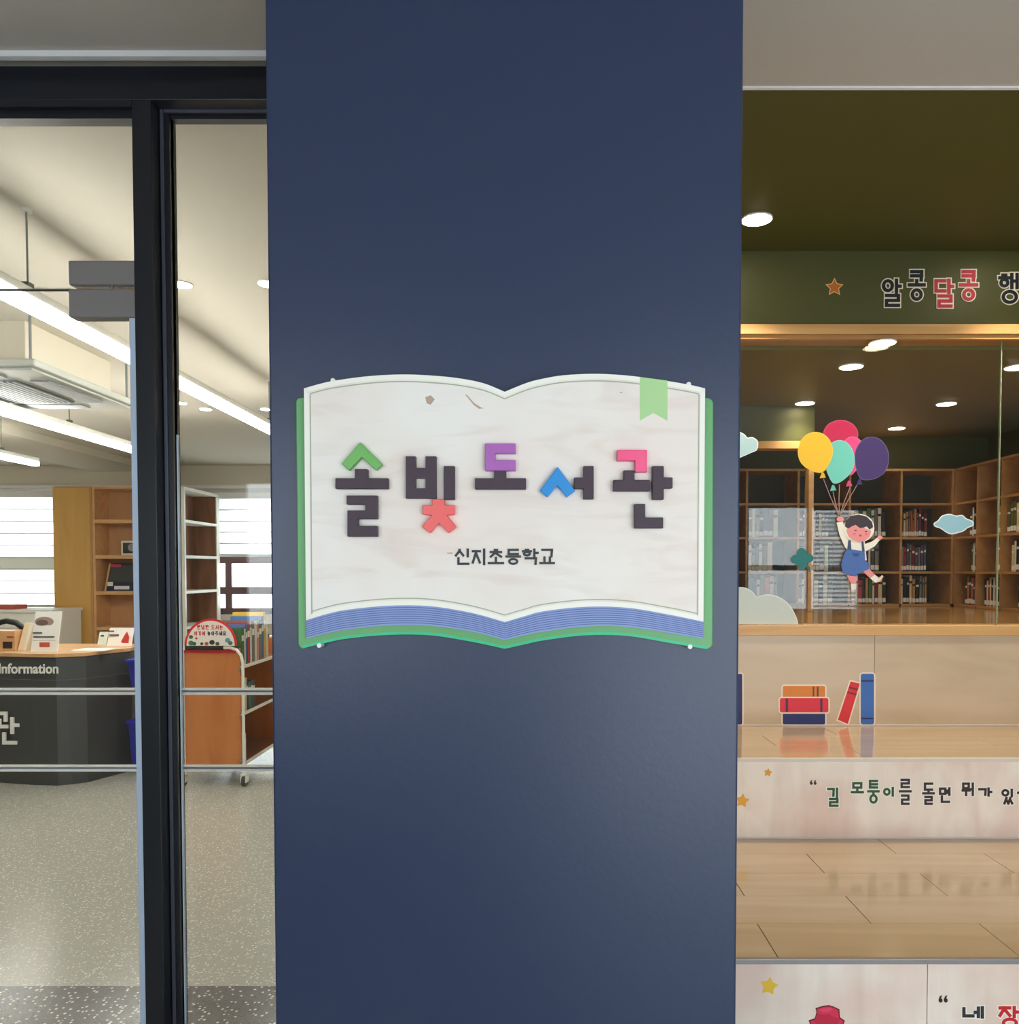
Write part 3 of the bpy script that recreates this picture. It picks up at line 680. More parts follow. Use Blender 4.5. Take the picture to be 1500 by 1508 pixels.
for ch, b, m in ((('ㄴ','ㅔ',None), (1200,1364,1316,1428), flat((44, 38, 40))), (('ㅈ','ㅏ','ㅇ'), (1390,1364,1505,1480), flat((204, 24, 36)))):
    lettering(ch, c7(*b), 4.8, Y1 - .0002, m, paperw, 1.6, q1, depth=.0006, lift=.0006, label='red syllable' if ch[0] == 'ㅈ' else None)
# rose
def P7(a): return [(1080 + x / 3.571, 1100 + y / 3.571) for x, y in a]
def P6(a): return [(1080 + x / 3.571, 860 + y / 3.571) for x, y in a]
def P4(a): return [(1080 + x / 4.569, 600 + y / 4.569) for x, y in a]
def P5(a): return [(1270 + x / 4.865, 620 + y / 4.865) for x, y in a]
rose = thing('rose_sticker', 'red rose sticker on the lowest riser near the frame bottom', 'sticker', (xat(1217, Y1), Y1, zat(1545, Y1)))
rout = [(402,1442),(432,1432),(442,1395),(438,1378),(470,1368),(500,1364),(525,1372),(550,1384),(553,1425),(577,1442),(560,1490),(520,1530),(490,1540),(455,1530),(420,1490)]
MB().poly(grow(P7(rout), 1.8), Y1 - .0004, .0004).build('outline', flat((96, 20, 40)), rose)
MB().poly(P7(rout), Y1 - .0008, .0004).build('bloom', flat((226, 44, 84)), rose)
MB().poly(P7([(440,1400),(470,1412),(500,1404),(528,1420),(560,1432),(540,1470),(490,1500),(440,1475),(425,1440)]), Y1 - .0012, .0004).build('petal', flat((204, 30, 70)), rose)
MB().poly(P7([(448,1382),(470,1374),(500,1370),(520,1378),(500,1392),(470,1396)]), Y1 - .0012, .0004).build('petal', flat((240, 70, 108)), rose)
MB().poly(P7([(484,1540),(496,1540),(496,1620),(484,1620)]), Y1 - .0006, .0006).build('stem', flat((60, 120, 60)), rose)
# painted book stickers on the platform riser
def sticker(name, label, outline, Y, rgb, bands=(), edge=2.0, edge_rgb=(246, 232, 214), cat='sticker', bandrgb=(40, 30, 60)):
    t = thing(name, label, cat, (*([sum(p[0] for p in outline)/len(outline)]), 0, 0))
    q = at(sum(p[0] for p in outline)/len(outline), max(p[1] for p in outline), Y)
    t.location = (q[0], Y, q[1]); t['wloc'] = [q[0], Y, q[1]]
    if edge: MB().poly(grow(outline, edge), Y - .0004, .0004).build('backing', flat(edge_rgb), t)
    MB().poly(outline, Y - .001, .0006).build('print', flat(rgb), t)
    for b in bands: MB().poly(b, Y - .0014, .0004).build('band', flat(bandrgb), t)
    return t
def rr(x0, y0, x1, y1, r=8):
    return [(x0+r,y0),(x1-r,y0),(x1-r*.3,y0+r*.3),(x1,y0+r),(x1,y1-r),(x1-r*.3,y1-r*.3),(x1-r,y1),(x0+r,y1),(x0+r*.3,y1-r*.3),(x0,y1-r),(x0,y0+r),(x0+r*.3,y0+r*.3)]
rect = lambda a, b, c, d: [(a,b),(c,b),(c,d),(a,d)]
YD = Y3 - .006
ysd = Y3
sticker('book_sticker', 'orange lying book sticker on top of the painted stack', P6(rr(258,536,481,600)), ysd, (226, 134, 48), [P6(rect(415,540,424,597)), P6(rect(437,540,447,597))], bandrgb=(120, 60, 20))
sticker('book_sticker', 'red lying book sticker in the middle of the painted stack', P6(rr(243,600,498,675)), ysd - .0016, (226, 40, 62), [P6(rect(273,602,286,673)), P6(rect(455,602,467,673))], bandrgb=(90, 24, 80))
sticker('book_sticker', 'navy lying book sticker at the bottom of the painted stack', P6(rr(258,676,481,739)), ysd, (28, 42, 110))
sticker('book_sticker', 'red book sticker leaning towards the blue one', P6([(615,512),(663,524),(600,736),(548,714)]), ysd, (222, 40, 50), [P6([(607,540),(655,552),(652,560),(605,548)]), P6([(598,566),(647,578),(645,585),(596,573)])], bandrgb=(120, 20, 40))
sticker('book_sticker', 'upright blue book sticker beside the riser joint', P6(rr(668,472,738,738,10)), ysd - .0016, (56, 108, 190), [P6(rect(672,505,734,514)), P6(rect(672,703,734,711))], bandrgb=(30, 44, 104))
sticker('book_sticker', 'dark navy book sticker half hidden by the pillar edge', P6(rr(-20,473,45,738,6)), ysd, (24, 40, 104))
# glass stickers
GK = [0]
def gl_poly(parent, name, outline, lvl, rgb, label=None):
    GK[0] = (GK[0] + 1) % 12
    o = MB().poly(outline, YGL - .0006 * (lvl + 1) - GK[0] * 1.5e-5, .0006).build(name, flat(rgb), parent)
    if label: o['label'] = label
    return o
def gthing(name, label, px, py): 
    x, z = at(px, py, YGL); return thing(name, label, 'sticker', (x, YGL, z))
def cloud(name, label, pts, rgb, edge):
    xs_ = sum(p[0] for p in pts)/len(pts); t = gthing(name, label, xs_, max(p[1] for p in pts))
    if edge: gl_poly(t, 'white_edge', grow(pts, edge), 0, (238, 246, 246))
    gl_poly(t, 'print', pts, 1, rgb); return t
cloud('cloud_sticker', 'pale blue cloud sticker on the glass by the pillar edge', P4(smooth_line([(-60,170),(-20,150),(35,168),(70,185),(90,208),(125,205),(155,225),(160,250),(150,285),(115,300),(90,312),(60,325),(35,333),(-20,330),(-60,300)], 4)), (172, 204, 214), 1.2)
cloud('cloud_sticker', 'sky blue cloud sticker with white edge right of the boy', P5(smooth_line([(515,735),(545,715),(570,685),(620,672),(670,685),(710,680),(740,705),(780,720),(785,745),(750,760),(715,785),(680,795),(640,805),(605,795),(560,765),(520,750),(515,735)], 4)), (150, 196, 214), 1.5)
cloud('cloud_sticker', 'large grey white cloud sticker at the foot of the glass', P4(smooth_line([(-60,1455),(-60,1300),(-20,1235),(40,1215),(90,1222),(130,1250),(155,1278),(220,1262),(290,1275),(350,1310),(395,1365),(420,1420),(428,1455)], 4)), (200, 212, 210), 1.0)
clv = gthing('clover_sticker', 'dark teal clover sticker on glass left of the boy', 1181, 842)
for cx, cy, rx, ry in ((458,980,33,34), (425,1022,40,32), (498,1015,40,32), (460,1055,32,34), (460,1018,30,30)):
    gl_poly(clv, 'leaf', P4(ell(cx, cy, rx, ry, 18)), 1, (18, 116, 118))
gl_poly(clv, 'stem', P4([(480,1050),(500,1062),(516,1080),(518,1105),(502,1105),(500,1085),(474,1064)]), 1, (14, 96, 98))
bb = gthing('balloon_boy_sticker', 'boy in blue dungarees floating from five balloons, printed on the glass', 1250, 877)
def teardrop(cx, cy, rx, ry, kx, ky, n=30):
    out = []
    for p in ell(cx, cy, rx, ry, n):
        d = Vector((kx - cx, ky - cy)).normalized(); v = Vector((p[0]-cx, p[1]-cy)); dd = v.normalized().dot(d)
        if dd > .3: v = v + (Vector((kx-cx, ky-cy)) - v) * ((dd - .3) / .7) ** 2 * .55
        out.append((cx + v.x, cy + v.y))
    return out
for cx, cy, rx, ry, kx, ky, rgb, lvl, lab in ((720,182,114,94,700,330,(196,30,82),1,'crimson balloon'), (800,300,76,100,775,500,(226,72,136),2,'pink balloon'),
      (928,342,113,142,845,490,(62,40,104),3,'purple balloon'), (712,355,98,132,668,530,(108,198,186),5,'turquoise balloon'), (550,298,115,130,598,445,(236,190,46),7,'yellow balloon')):
    gl_poly(bb, 'balloon_rim', grow(P4(teardrop(cx, cy, rx, ry, kx, ky)), .9), lvl - .5, tuple(min(255, int(v * .75 + 62)) for v in rgb))
    b = gl_poly(bb, 'balloon', P4(teardrop(cx, cy, rx, ry, kx, ky)), lvl, rgb, lab)
    if lvl != 1: gl_poly(bb, 'knot', P4([(kx-5,ky-8),(kx+8,ky-8),(kx+22,ky+28),(kx-20,ky+32)]), lvl + .3, tuple(int(v * .9) for v in rgb))
for kx, ky in ((603,480), (668,565), (712,520), (780,545), (828,525)):
    MB().stroke(P4([(kx, ky), ((kx+712)/2 - 4, (ky+735)/2), (712, 735)]), .9, YGL - .0012, .0006).build('string', flat((176, 140, 134)), bb)
skin, shirt, blue_d, hair = (236, 150, 152), (240, 238, 228), (72, 108, 182), (58, 46, 54)
gl_poly(bb, 'arm', P4([(692,775),(735,768),(752,840),(788,890),(782,975),(748,940),(712,860)]), 9, shirt, 'raised arm in cream sleeve')
gl_poly(bb, 'hand', P4(ell(716, 752, 24, 18, 14)), 10, skin)
gl_poly(bb, 'arm', P4([(868,925),(930,902),(972,872),(985,890),(948,935),(888,968)]), 9, shirt, 'outstretched arm in cream sleeve')
gl_poly(bb, 'hand', P4([(965,872),(985,858),(1004,874),(990,890),(975,888)]), 10, skin)
gl_poly(bb, 'shirt', P4([(778,890),(880,890),(895,1030),(760,1010)]), 10, shirt)
gl_poly(bb, 'dungarees', P4([(762,950),(790,955),(865,965),(880,965),(885,1030),(915,1055),(912,1085),(850,1115),(832,1120),(825,1135),(735,1115),(722,1060),(740,995)]), 11, blue_d)
gl_poly(bb, 'strap', P4([(772,890),(788,895),(792,960),(764,955)]), 11.5, (60, 78, 110))
gl_poly(bb, 'strap', P4([(858,900),(872,895),(882,970),(864,970)]), 11.5, (60, 78, 110))
gl_poly(bb, 'pocket', P4([(795,978),(848,982),(838,1004),(810,1002)]), 12, (44, 74, 150))
gl_poly(bb, 'leg', P4([(760,1130),(830,1136),(822,1190),(790,1186)]), 10, skin)
gl_poly(bb, 'sock', P4([(788,1186),(824,1188),(820,1228),(790,1226)]), 10, shirt)
gl_poly(bb, 'leg', P4([(872,1105),(908,1083),(950,1125),(918,1150)]), 10, skin)
gl_poly(bb, 'sock', P4([(918,1150),(950,1125),(985,1155),(955,1180)]), 10, shirt)
gl_poly(bb, 'shoe', P4([(955,1180),(975,1150),(998,1128),(1008,1138),(985,1170)]), 10.5, (240, 206, 190))
gl_poly(bb, 'head_edge', P4(ell(843, 812, 104, 96, 26)), 11.6, (244, 240, 230))
gl_poly(bb, 'face', P4([(756,825),(800,790),(850,800),(925,830),(915,870),(880,898),(845,908),(800,893),(770,865)]), 12.5, skin)
gl_poly(bb, 'hair', P4([(748,800),(752,765),(785,732),(840,720),(895,735),(930,770),(938,805),(915,822),(895,800),(875,808),(850,812),(820,790),(795,800),(770,815)]), 13, hair)
for ex in (820, 890): gl_poly(bb, 'eye', P4(ell(ex, 828 if ex < 850 else 834, 9, 3.5, 10)), 13.5, (60, 36, 44))
gl_poly(bb, 'mouth', P4(ell(852, 862, 8, 7, 10)), 13.5, (196, 60, 76))
for ex in (812, 893): gl_poly(bb, 'cheek', P4(ell(ex, 852, 12, 9, 10)), 13.2, (232, 126, 138))

# ------------------------------------------------------------------ reading nook: downlights, portal frame, bookcases, books
def downlight(name, label, px, py, z, power, lens, r=.052, group=None, cone=120, blend=.9):
    Y = yfor(py, z); x, _ = at(px, py, Y)
    t = thing(name, label, 'ceiling light', (x, Y, z), group)
    MB().cyl((x, Y, z - .006), (x, Y, z), r * 1.12, 20).build('trim_ring', M['white_pl'], t)
    MB().cyl((x, Y, z - .0075), (x, Y, z - .006), r, 20).build('lens', lens, t)
    if power: spot('downlight_beam', (x, Y, z - .03), power, (1, .88, .68), cone, blend, .05)
    return t
G = 'downlights of the nook and steps'
downlight('downlight', 'bright round downlight in green ceiling above the steps', 1114, 322, CEIL, 36, M['down'], .058, G, 100, .45)
downlight('downlight', 'round downlight over the steps beyond the right picture edge', 1545, 322, CEIL, 36, M['down'], .058, G, 100, .45)
for px, py, lab in ((1299, 504, 'nook downlight half cut off by the pine beam'), (1253, 539, 'large glowing nook downlight below the header star'), (1497, 540, 'nook downlight cut by the right picture edge'),
     (1185, 593, 'nook downlight above the yellow balloon'), (1393, 594, 'nook downlight above the blue cloud sticker'), (1320, 630, 'rearmost nook downlight beside the purple balloon')):
    downlight('downlight', lab, px, py, NCEIL, 9, M['down_n'], .055, G)
ypf = 5.2
pf = thing('wooden_portal', 'pine post and beam with green panel inside the nook', 'portal frame', (1.2, ypf, NFLOOR))
xp0, xp1 = xat(1190, ypf, 780), xat(1197.5, ypf, 780)
MB().box(XL, xp1, ypf, ypf + .08, zat(650, ypf), NCEIL).build('panel', M['green'], pf)
MB().box(XL, xp1 + .004, ypf - .01, ypf + .09, zat(661, ypf), zat(650, ypf)).build('beam', M['beam'], pf, .002)
MB().box(xp0, xp1, ypf, ypf + .08, NFLOOR + .001, zat(661, ypf)).build('post', M['beam'], pf, .002)

colx = [xat(p, YS, 790) for p in (1402, 1326.3, 1250.6, 1174.9, 1099.2, 1023.5, 947.8)][::-1]
rowz = [zat(p, YS) for p in (690.5, 741, 791, 841.5, 889.5)]
T = .016
rc = thing('bookcase', 'rear oak cubby bookcase along the nook wall', 'bookcase', ((colx[0]+colx[-1])/2, YS, NFLOOR))
for i, x in enumerate(colx): MB().box(x - T/2, x + T/2, YS, YS + .32, rowz[4], rowz[0] - T).build('divider', M['case'], rc)
MB().box(colx[0] - T/2, colx[-1] + T/2, YS - .004, YS + .325, rowz[0] - T, rowz[0]).build('top_board', M['case'], rc)
for r in (1, 2, 3, 4):
    for i in range(len(colx) - 1):
        MB().box(colx[i] + T/2, colx[i+1] - T/2, YS + .001, YS + .32, rowz[r] - T, rowz[r]).build('shelf', M['case'], rc)
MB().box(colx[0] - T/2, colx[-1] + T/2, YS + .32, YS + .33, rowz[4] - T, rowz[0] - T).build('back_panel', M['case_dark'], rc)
MB().box(colx[0] - T/2, colx[-1] + T/2, YS + .01, YS + .32, NFLOOR + .001, rowz[4] - T).build('plinth', M['case'], rc)
sx = colx[-1] + .012
sy = [6.0, 5.69, 5.39, 5.09, 4.79, 4.49, 4.19]
sc_ = thing('bookcase', 'side oak cubby bookcase running from the corner towards the glass', 'bookcase', (sx, 5.1, NFLOOR))
M['case_y'] = wood('golden_oak_side', (186, 138, 84), (168, 120, 68), 'y', 6, .4, stretch=10)
for i, y in enumerate(sy): MB().box(sx, sx + .3, y - T/2, y + T/2, rowz[4], rowz[0] - T).build('divider', M['case_y'], sc_)
MB().box(sx - .004, sx + .31, sy[-1] - T/2, sy[0] + .32, rowz[0] - T, rowz[0]).build('top_board', M['case_y'], sc_)
for r in (1, 2, 3, 4):
    for i in range(len(sy) - 1):
        MB().box(sx + .001, sx + .3, sy[i+1] + T/2, sy[i] - T/2, rowz[r] - T, rowz[r]).build('shelf', M['case_y'], sc_)
MB().box(sx + .3, sx + .31, sy[-1] - T/2, sy[0] + T/2, rowz[4] - T, rowz[0] - T).build('back_panel', M['case_y'], sc_)
MB().box(sx + .01, sx + .3, sy[-1] - T/2, sy[0] + T/2, NFLOOR + .001, rowz[4] - T).build('plinth', M['case_y'], sc_)

BC = {'white': (226, 222, 212), 'cream': (220, 198, 152), 'tan': (186, 138, 88), 'orange': (208, 100, 48), 'dark red': (130, 36, 40), 'red': (190, 40, 46),
      'black': (34, 32, 34), 'grey': (120, 118, 116), 'slate': (74, 84, 100), 'navy': (38, 44, 86), 'blue': (64, 110, 170), 'green': (66, 112, 66), 'olive': (96, 96, 44),
      'purple': (92, 58, 96), 'brown': (98, 64, 42), 'yellow': (222, 184, 70), 'pink': (214, 130, 140), 'teal': (50, 120, 122)}
ORD = 'first second third fourth fifth sixth seventh eighth ninth tenth eleventh twelfth thirteenth fourteenth'.split()
BOOKM = {k: mat('book_cloth_' + k.replace(' ', '_'), v, .55, vary=.08, scale=30) for k, v in BC.items()}
def book_rear(x, w, h, z, color, lean, label, group, y=YS + .03, d=.17):
    mb = MB()
    c, s = math.cos(lean), math.sin(lean)
    def B(x0, x1, y0, y1, z0, z1, m):
        q = [(x0, z0), (x1, z0), (x1, z1), (x0, z1)]
        q = [(x + a * c + b * s, z + b * c - a * s + (w * s if lean > 0 else 0)) for a, b in q]
        mb.prism([(a, y0, b) for a, b in q], [(a, y1, b) for a, b in q], m)
    t = .0022
    B(0, t, y, y + d, 0, h, 0); B(w - t, w, y, y + d, 0, h, 0); B(0, w, y, y + t, 0, h, 0)        # boards and spine
    B(t, w - t, y + t, y + d - .004, .003, h - .003, 1)                                            # leaves
    B(.001, w - .001, y - .0006, y, h * .06, h * .22, 1)                                           # call-number label
    if int(label.__hash__()) % 3: B(.003, w - .003, y - .0006, y, h * .72, h * .8, 1 if color in ('black', 'navy', 'dark red', 'slate', 'green', 'brown', 'purple') else 2)
    return tag(mb.build('book', [BOOKM[color], M['paper'], M['black']]), label, 'book', group)
def fill_rear(col, row, colors, x_start, colname, rowname, w=None, lean_last=0, hs=(.17, .215)):
    x = x_start; z = rowz[row] + .0005
    for i, cname in enumerate(colors):
        ww = (w or .022) * random.uniform(.75, 1.35); hh = random.uniform(*hs)
        ln_ = .0
        lab = '%s book, %s from left, %s row, %s' % (cname, ORD[i], rowname, colname)
        book_rear(x, ww, hh, z, cname, ln_, lab, 'books in the rear nook bookcase')
        x += ww + .0012
    return x
A0, B0, C0, D0 = colx[-2], colx[-3], colx[-4], colx[-5]
ca, cb, cc, cd = 'corner column', 'second column from corner', 'third column from corner', 'fourth column from corner'
fill_rear(0, 2, ['black','cream','tan','grey','orange','orange','tan','grey','dark red','black','dark red'], A0 + .012, ca, 'second', .0165)
fill_rear(0, 3, ['grey','red','slate','grey','dark red','slate','grey','purple','slate'], A0 + .012, ca, 'third', .02)
fill_rear(0, 4, ['white','black','black','cream','tan','black','grey','grey','tan'], A0 + .012, ca, 'bottom', .02)
fill_rear(1, 2, ['white','cream','slate','white','green','white','grey','white','black'], B0 + .012, cb, 'second', .025)
fill_rear(1, 3, ['grey','slate','white','navy','grey','purple','white','slate','grey'], B0 + .012, cb, 'third', .025)
fill_rear(1, 4, ['cream','white','red','black','tan','green','white','dark red','cream','black'], B0 + .03, cb, 'bottom', .024)
fill_rear(2, 2, ['brown','slate','grey','white','black','cream','brown','slate'], C0 + .012, cc, 'second', .026)
fill_rear(2, 3, ['slate','navy','white','grey','brown','grey','slate','white'], C0 + .012, cc, 'third', .028)
fill_rear(2, 4, ['grey','white','slate','grey','white','navy','white','grey'], C0 + .012, cc, 'bottom', .03)
fill_rear(3, 2, ['brown','white','grey','black','slate','brown','white'], D0 + .02, cd, 'second', .028)
fill_rear(3, 3, ['white','grey','slate','white','brown','white'], D0 + .02, cd, 'third', .028)
fill_rear(3, 4, ['slate','blue','white','grey','pink','white','grey'], D0 + .02, cd, 'bottom', .028)
def book_side(yb_, w, h, z, color, label, group, x=sx + .03, d=.17):
    mb = MB(); t = .0022
    mb.box(x, x + d, yb_, yb_ + t, z, z + h, 0).box(x, x + d, yb_ + w - t, yb_ + w, z, z + h, 0).box(x, x + t, yb_, yb_ + w, z, z + h, 0)
    mb.box(x + t, x + d - .004, yb_ + t, yb_ + w - t, z + .003, z + h - .003, 1)
    mb.box(x - .0006, x, yb_ + .001, yb_ + w - .001, z + h * .06, z + h * .22, 1)
    mb.box(x - .0006, x, yb_ + .003, yb_ + w - .003, z + h * .7, z + h * .78, 1)
    return tag(mb.build('book', [BOOKM[color], M['paper']]), label, 'book', group)
def fill_side(ci, row, colors, colname, rowname, w=.024, near=True):
    y = sy[ci + 1] + .012; z = rowz[row] + .0005
    for i, cname in enumerate(colors):
        ww = w * random.uniform(.8, 1.25)
        book_side(y, ww, random.uniform(.165, .21), z, cname, '%s book, %s from front, %s row, %s' % (cname, ORD[i], rowname, colname), 'books in the side nook bookcase')
        y += ww + .0012
s1, s2, s3, s4 = 'first side column from corner', 'second side column', 'third side column', 'fourth side column'
fill_side(0, 2, ['tan','orange','black','white','brown'], s1, 'second')
fill_side(0, 3, ['brown','cream','dark red','white','green'], s1, 'third', .02)
fill_side(0, 4, ['grey','white','slate','orange','brown','tan','brown'], s1, 'bottom')
fill_side(1, 2, ['cream','cream','tan'], s2, 'second')
fill_side(1, 3, ['tan','cream','orange','white'], s2, 'third')
fill_side(1, 4, ['grey','white','navy','brown','red','white','black','cream','red','white','black'], s2, 'bottom', .02)
fill_side(2, 2, ['black','white','black','white','cream','olive','olive','olive'], s3, 'second', .03)
fill_side(2, 3, ['cream','dark red','red','green','yellow','black','white','cream'], s3, 'third', .026)
fill_side(2, 4, ['dark red','navy','pink','white','black'], s3, 'bottom')
fill_side(3, 2, ['white','slate','green'], s4, 'second')
fill_side(3, 3, ['blue','white','red','grey'], s4, 'third')
fill_side(3, 4, ['brown','tan','white'], s4, 'bottom')

# ------------------------------------------------------------------ library: back wall, windows, blinds
YB = BACK
def wx(px, Y=YB): return xat(px, Y, 800)
wl0, wl1, wr0, wr1 = wx(-190), wx(100), wx(309), wx(520)
wzt, wzb = zat(728, YB), zat(905, YB)
wb = MB().box(-8, -.2, YB, YB + .2, 0, wzb).box(-8, -.2, YB, YB + .2, wzt, LIBC)
for a, b in ((-8, wl0), (wl1, wr0), (wr1, -.2)): wb.box(a, b, YB, YB + .2, wzb, wzt)
struct('wall_back', wb, M['cream'], 'cream rear wall of the library with windows', 'wall')
window('window_3', wl0, wl1, YB + .08, wzb, wzt, M['white_trim'], 'library window behind the counter with zebra blind', rails=(zat(822, YB),), posts=(wx(28),), t=.05)
window('window_7', wr0, wr1, YB + .08, wzb, wzt, M['win_brown'], 'purple brown library window with raised blind behind the cart', rails=(zat(870, YB), zat(824, YB)), posts=(wx(332), wx(425)), t=.09)
for a, b in ((wl0, wl1), (wr0, wr1)): area('window_daylight', ((a+b)/2, YB + .19, (wzb+wzt)/2), (-R90, 0, 0), b - a, wzt - wzb, 1, portal=True)
def zebra(name, label, x0, x1, y, ztop, zbot, n, band):
    t = thing(name, label, 'blind', ((x0+x1)/2, y, zbot))
    MB().box(x0, x1, y - .03, y + .04, ztop, ztop + .085).build('head_box', M['white_trim'], t)
    MB().box(x0 + .01, x1 - .01, y - .02, y + .02, zbot, zbot + .03).build('bottom_bar', M['white_pl'], t)
    h = (ztop - zbot - .03) / n
    for k in range(n):
        MB().box(x0 + .01, x1 - .01, y - .004, y + .006, zbot + .03 + k * h - .004, zbot + .03 + k * h + .006).build('seam_bar', M['grey_pl'], t)
        MB().box(x0 + .01, x1 - .01, y, y + .003, zbot + .03 + k * h + .006, zbot + .03 + (k + 1) * h).build('fabric_band', M['blind_band'] if k == band else M['blind'], t)
    return t
zebra('zebra_blind', 'white zebra blind lowered behind the information counter', wl0 - .03, wl1 + .02, YB - .06, zat(733, YB), zat(894, YB), 9, 3)
zebra('zebra_blind', 'white zebra blind half lowered behind the book cart', wr0 + .03, wr1 + .04, YB - .05, zat(735, YB), zat(820, YB), 5, 9)
bar = MB()
struct('trim_4', MB().box(-8, -.2, YB - .05, YB, zat(729, YB) + .09, zat(715, YB)), M['white_trim'], 'white blind pelmet board above the library windows', 'trim')
struct('trim_5', MB().box(xat(-100, 9), wx(131) - .3, 3.4, YB, LIBC - .07, LIBC).box(-6.3, -5.3, 3.4, YB, LIBC - .07, LIBC), M['cream'], 'dropped cream soffit along the library ceiling', 'trim') if False else None
struct('trim_5', MB().box(-6.35, -5.45, 3.4, YB, LIBC - .085, LIBC), M['cream'], 'dropped cream soffit along the library ceiling', 'trim')

# hanging lamps
def lamp(name, label, x, y0, y1, z, rods):
    t = thing(name, label, 'pendant lamp', (x, (y0+y1)/2, z))
    MB().box(x - .03, x + .03, y0, y1, z + .022, z + .06).build('housing', M['white_pl'], t, .004)
    MB().box(x - .034, x + .034, y0 + .005, y1 - .005, z - .026, z + .022).build('diffuser', M['lamp'], t, .012, seg=3)
    for y in rods:
        r = MB().cyl((x, y, z + .06), (x, y, LIBC), .004, 8).build('rod', M['grey_pl'], t)
        MB().cyl((x, y, LIBC - .012), (x, y, LIBC), .022, 12).build('canopy', M['white_pl'], r)
        MB().box(x - .014, x + .014, y - .02, y + .02, z + .06, z + .085).build('clamp', M['dgrey_pl'], r)
    return t
ZL = EYE + 1.1
XA = (0 - CX) / (840 - 426) * 1.1
lamp('linear_lamp', 'long white linear lamp passing behind the black mullion', XA, 2.75, 7.2, ZL, (3.4, 4.74, 6.4))
XB_ = -795 / 240.0 * 1.1
lamp('linear_lamp', 'white linear lamp hanging below the air conditioner', XB_, 4.3, 7.75, ZL - .02, (4.55, 6.35))
XC_ = -4.72 * 1.1
lamp('linear_lamp', 'short visible white linear lamp end above the left blind', XC_, 6.6, 8.45, ZL, (7.0, 7.9))
G2 = 'library downlights'
for px, py, lab in ((266, 593, 'small library downlight beside the mullion below the long lamp'), (303, 602, 'library downlight below the middle of the long lamp'), (392, 602, 'library downlight near the pillar edge'),
     (267, 418, 'near library downlight at the left of the sidelight'), (395, 417, 'near library downlight at the pillar edge')):
    downlight('downlight', lab, px, py, LIBC, 0, M['down'], .05, G2)
# ceiling cassette
ac = thing('air_conditioner', 'grey four way cassette air conditioner below the library ceiling', 'air conditioner', (-3.6, 5.3, 2.69))
ax0, ax1, ay0, ay1, az = -4.25, -2.92, 4.75, 5.98, EYE + 1.157
MB().box(ax0 + .12, ax1 - .14, ay0 + .14, ay1 - .12, az + .07, LIBC).build('body', M['cream'], ac, .004)
MB().xy([(ax0,ay0),(ax1,ay0),(ax1,ay1),(ax0,ay1)], az + .025, az + .07).build('panel', M['ac'], ac, .012)
MB().box(ax0 + .04, ax1 - .04, ay0 + .04, ay1 - .04, az + .012, az + .026).build('panel_face', M['ac'], ac, .006)
gx0, gx1, gy0, gy1 = ax0 + .3, ax1 - .3, ay0 + .3, ay1 - .3
gr = MB().box(gx0, gx1, gy0, gy1, az + .006, az + .0125).build('grille', M['dgrey_pl'], ac)
for k in range(20):
    x = gx0 + .02 + k * (gx1 - gx0 - .04) / 19
    MB().box(x - .008, x + .008, gy0, gy1, az - .002, az + .0055).build('slat', M['grey_pl'], gr)
for q in ((gx0, gx1, ay0 + .1, ay0 + .22), (gx0, gx1, ay1 - .22, ay1 - .1), (ax0 + .1, ax0 + .22, gy0, gy1), (ax1 - .22, ax1 - .1, gy0, gy1)):
    MB().box(*q, az + .002, az + .0118).build('louvre', M['grey_pl'], ac, .003)
for x, y in ((ax0 + .06, ay0 + .06), (ax1 - .06, ay0 + .06), (ax0 + .06, ay1 - .06), (ax1 - .06, ay1 - .06)):
    MB().cyl((x, y, az + .07), (x, y, LIBC), .008, 8).build('hanger_rod', M['grey_pl'], ac)

# ------------------------------------------------------------------ library: tall cupboard and shelves
YC = 10.35
cbx0, cbx1 = xat(78, YC, 800), xat(134, YC, 800); zt = zat(716, YC)
cb_ = thing('tall_cupboard', 'amber wood tall cupboard front beside the left blind', 'cupboard', ((cbx0+cbx1)/2, YC, 0))
MB().box(cbx0, xat(136.5, YC + .03, 800) - .004, YC + .02, YC + .6, 0, zt).build('carcass', M['shelf_back'], cb_, .003)
MB().box(cbx0 + .004, cbx1 - .012, YC, YC + .019, .05, zt - .02).build('door', M['yellow_wood'], cb_, .003)
YF = 10.38
fx0, fx1 = xat(136.5, YF, 800), xat(272, YF, 800)
fs = thing('bookshelf', 'open beech bookshelf between cupboard and mullion', 'bookshelf', ((fx0+fx1)/2, YF, 0))
MB().box(fx0, fx0 + .03, YF, YF + .34, 0, zt).build('side_panel', M['shelf_wood'], fs)
fx2 = fx1 - .362
MB().box(fx2 - .03, fx2, YF, YF + .34, 0, zt).build('side_panel', M['shelf_wood'], fs)
MB().box(fx0 + .03, fx2 - .03, YF, YF + .34, zt - .03, zt).build('top_board', M['shelf_wood'], fs)
MB().box(fx0 + .03, fx2 - .03, YF + .34, YF + .355, 0, zt).build('back_panel', M['shelf_back'], fs)
fzs = [zat(p, YF) for p in (765, 817.5, 870.5, 923)] + [.5, .08]
for z in fzs: MB().box(fx0 + .03, fx2 - .03, YF + .003, YF + .34, z - .045, z).build('shelf', M['shelf_wood'], fs)
rs = thing('bookshelf', 'white edged brown bookshelf facing right beside the right blind', 'bookshelf', (fx1 - .2, 11.2, 0))
ry0, ry1 = YF, YB - .09
MB().box(fx1 - .36, fx1 - .33, ry0, ry1, 0, zt).build('back_panel', M['brown_back'], rs)
MB().box(fx1 - .33, fx1, ry1 - .1, ry1, 0, zt).build('side_panel', M['tube'], rs)
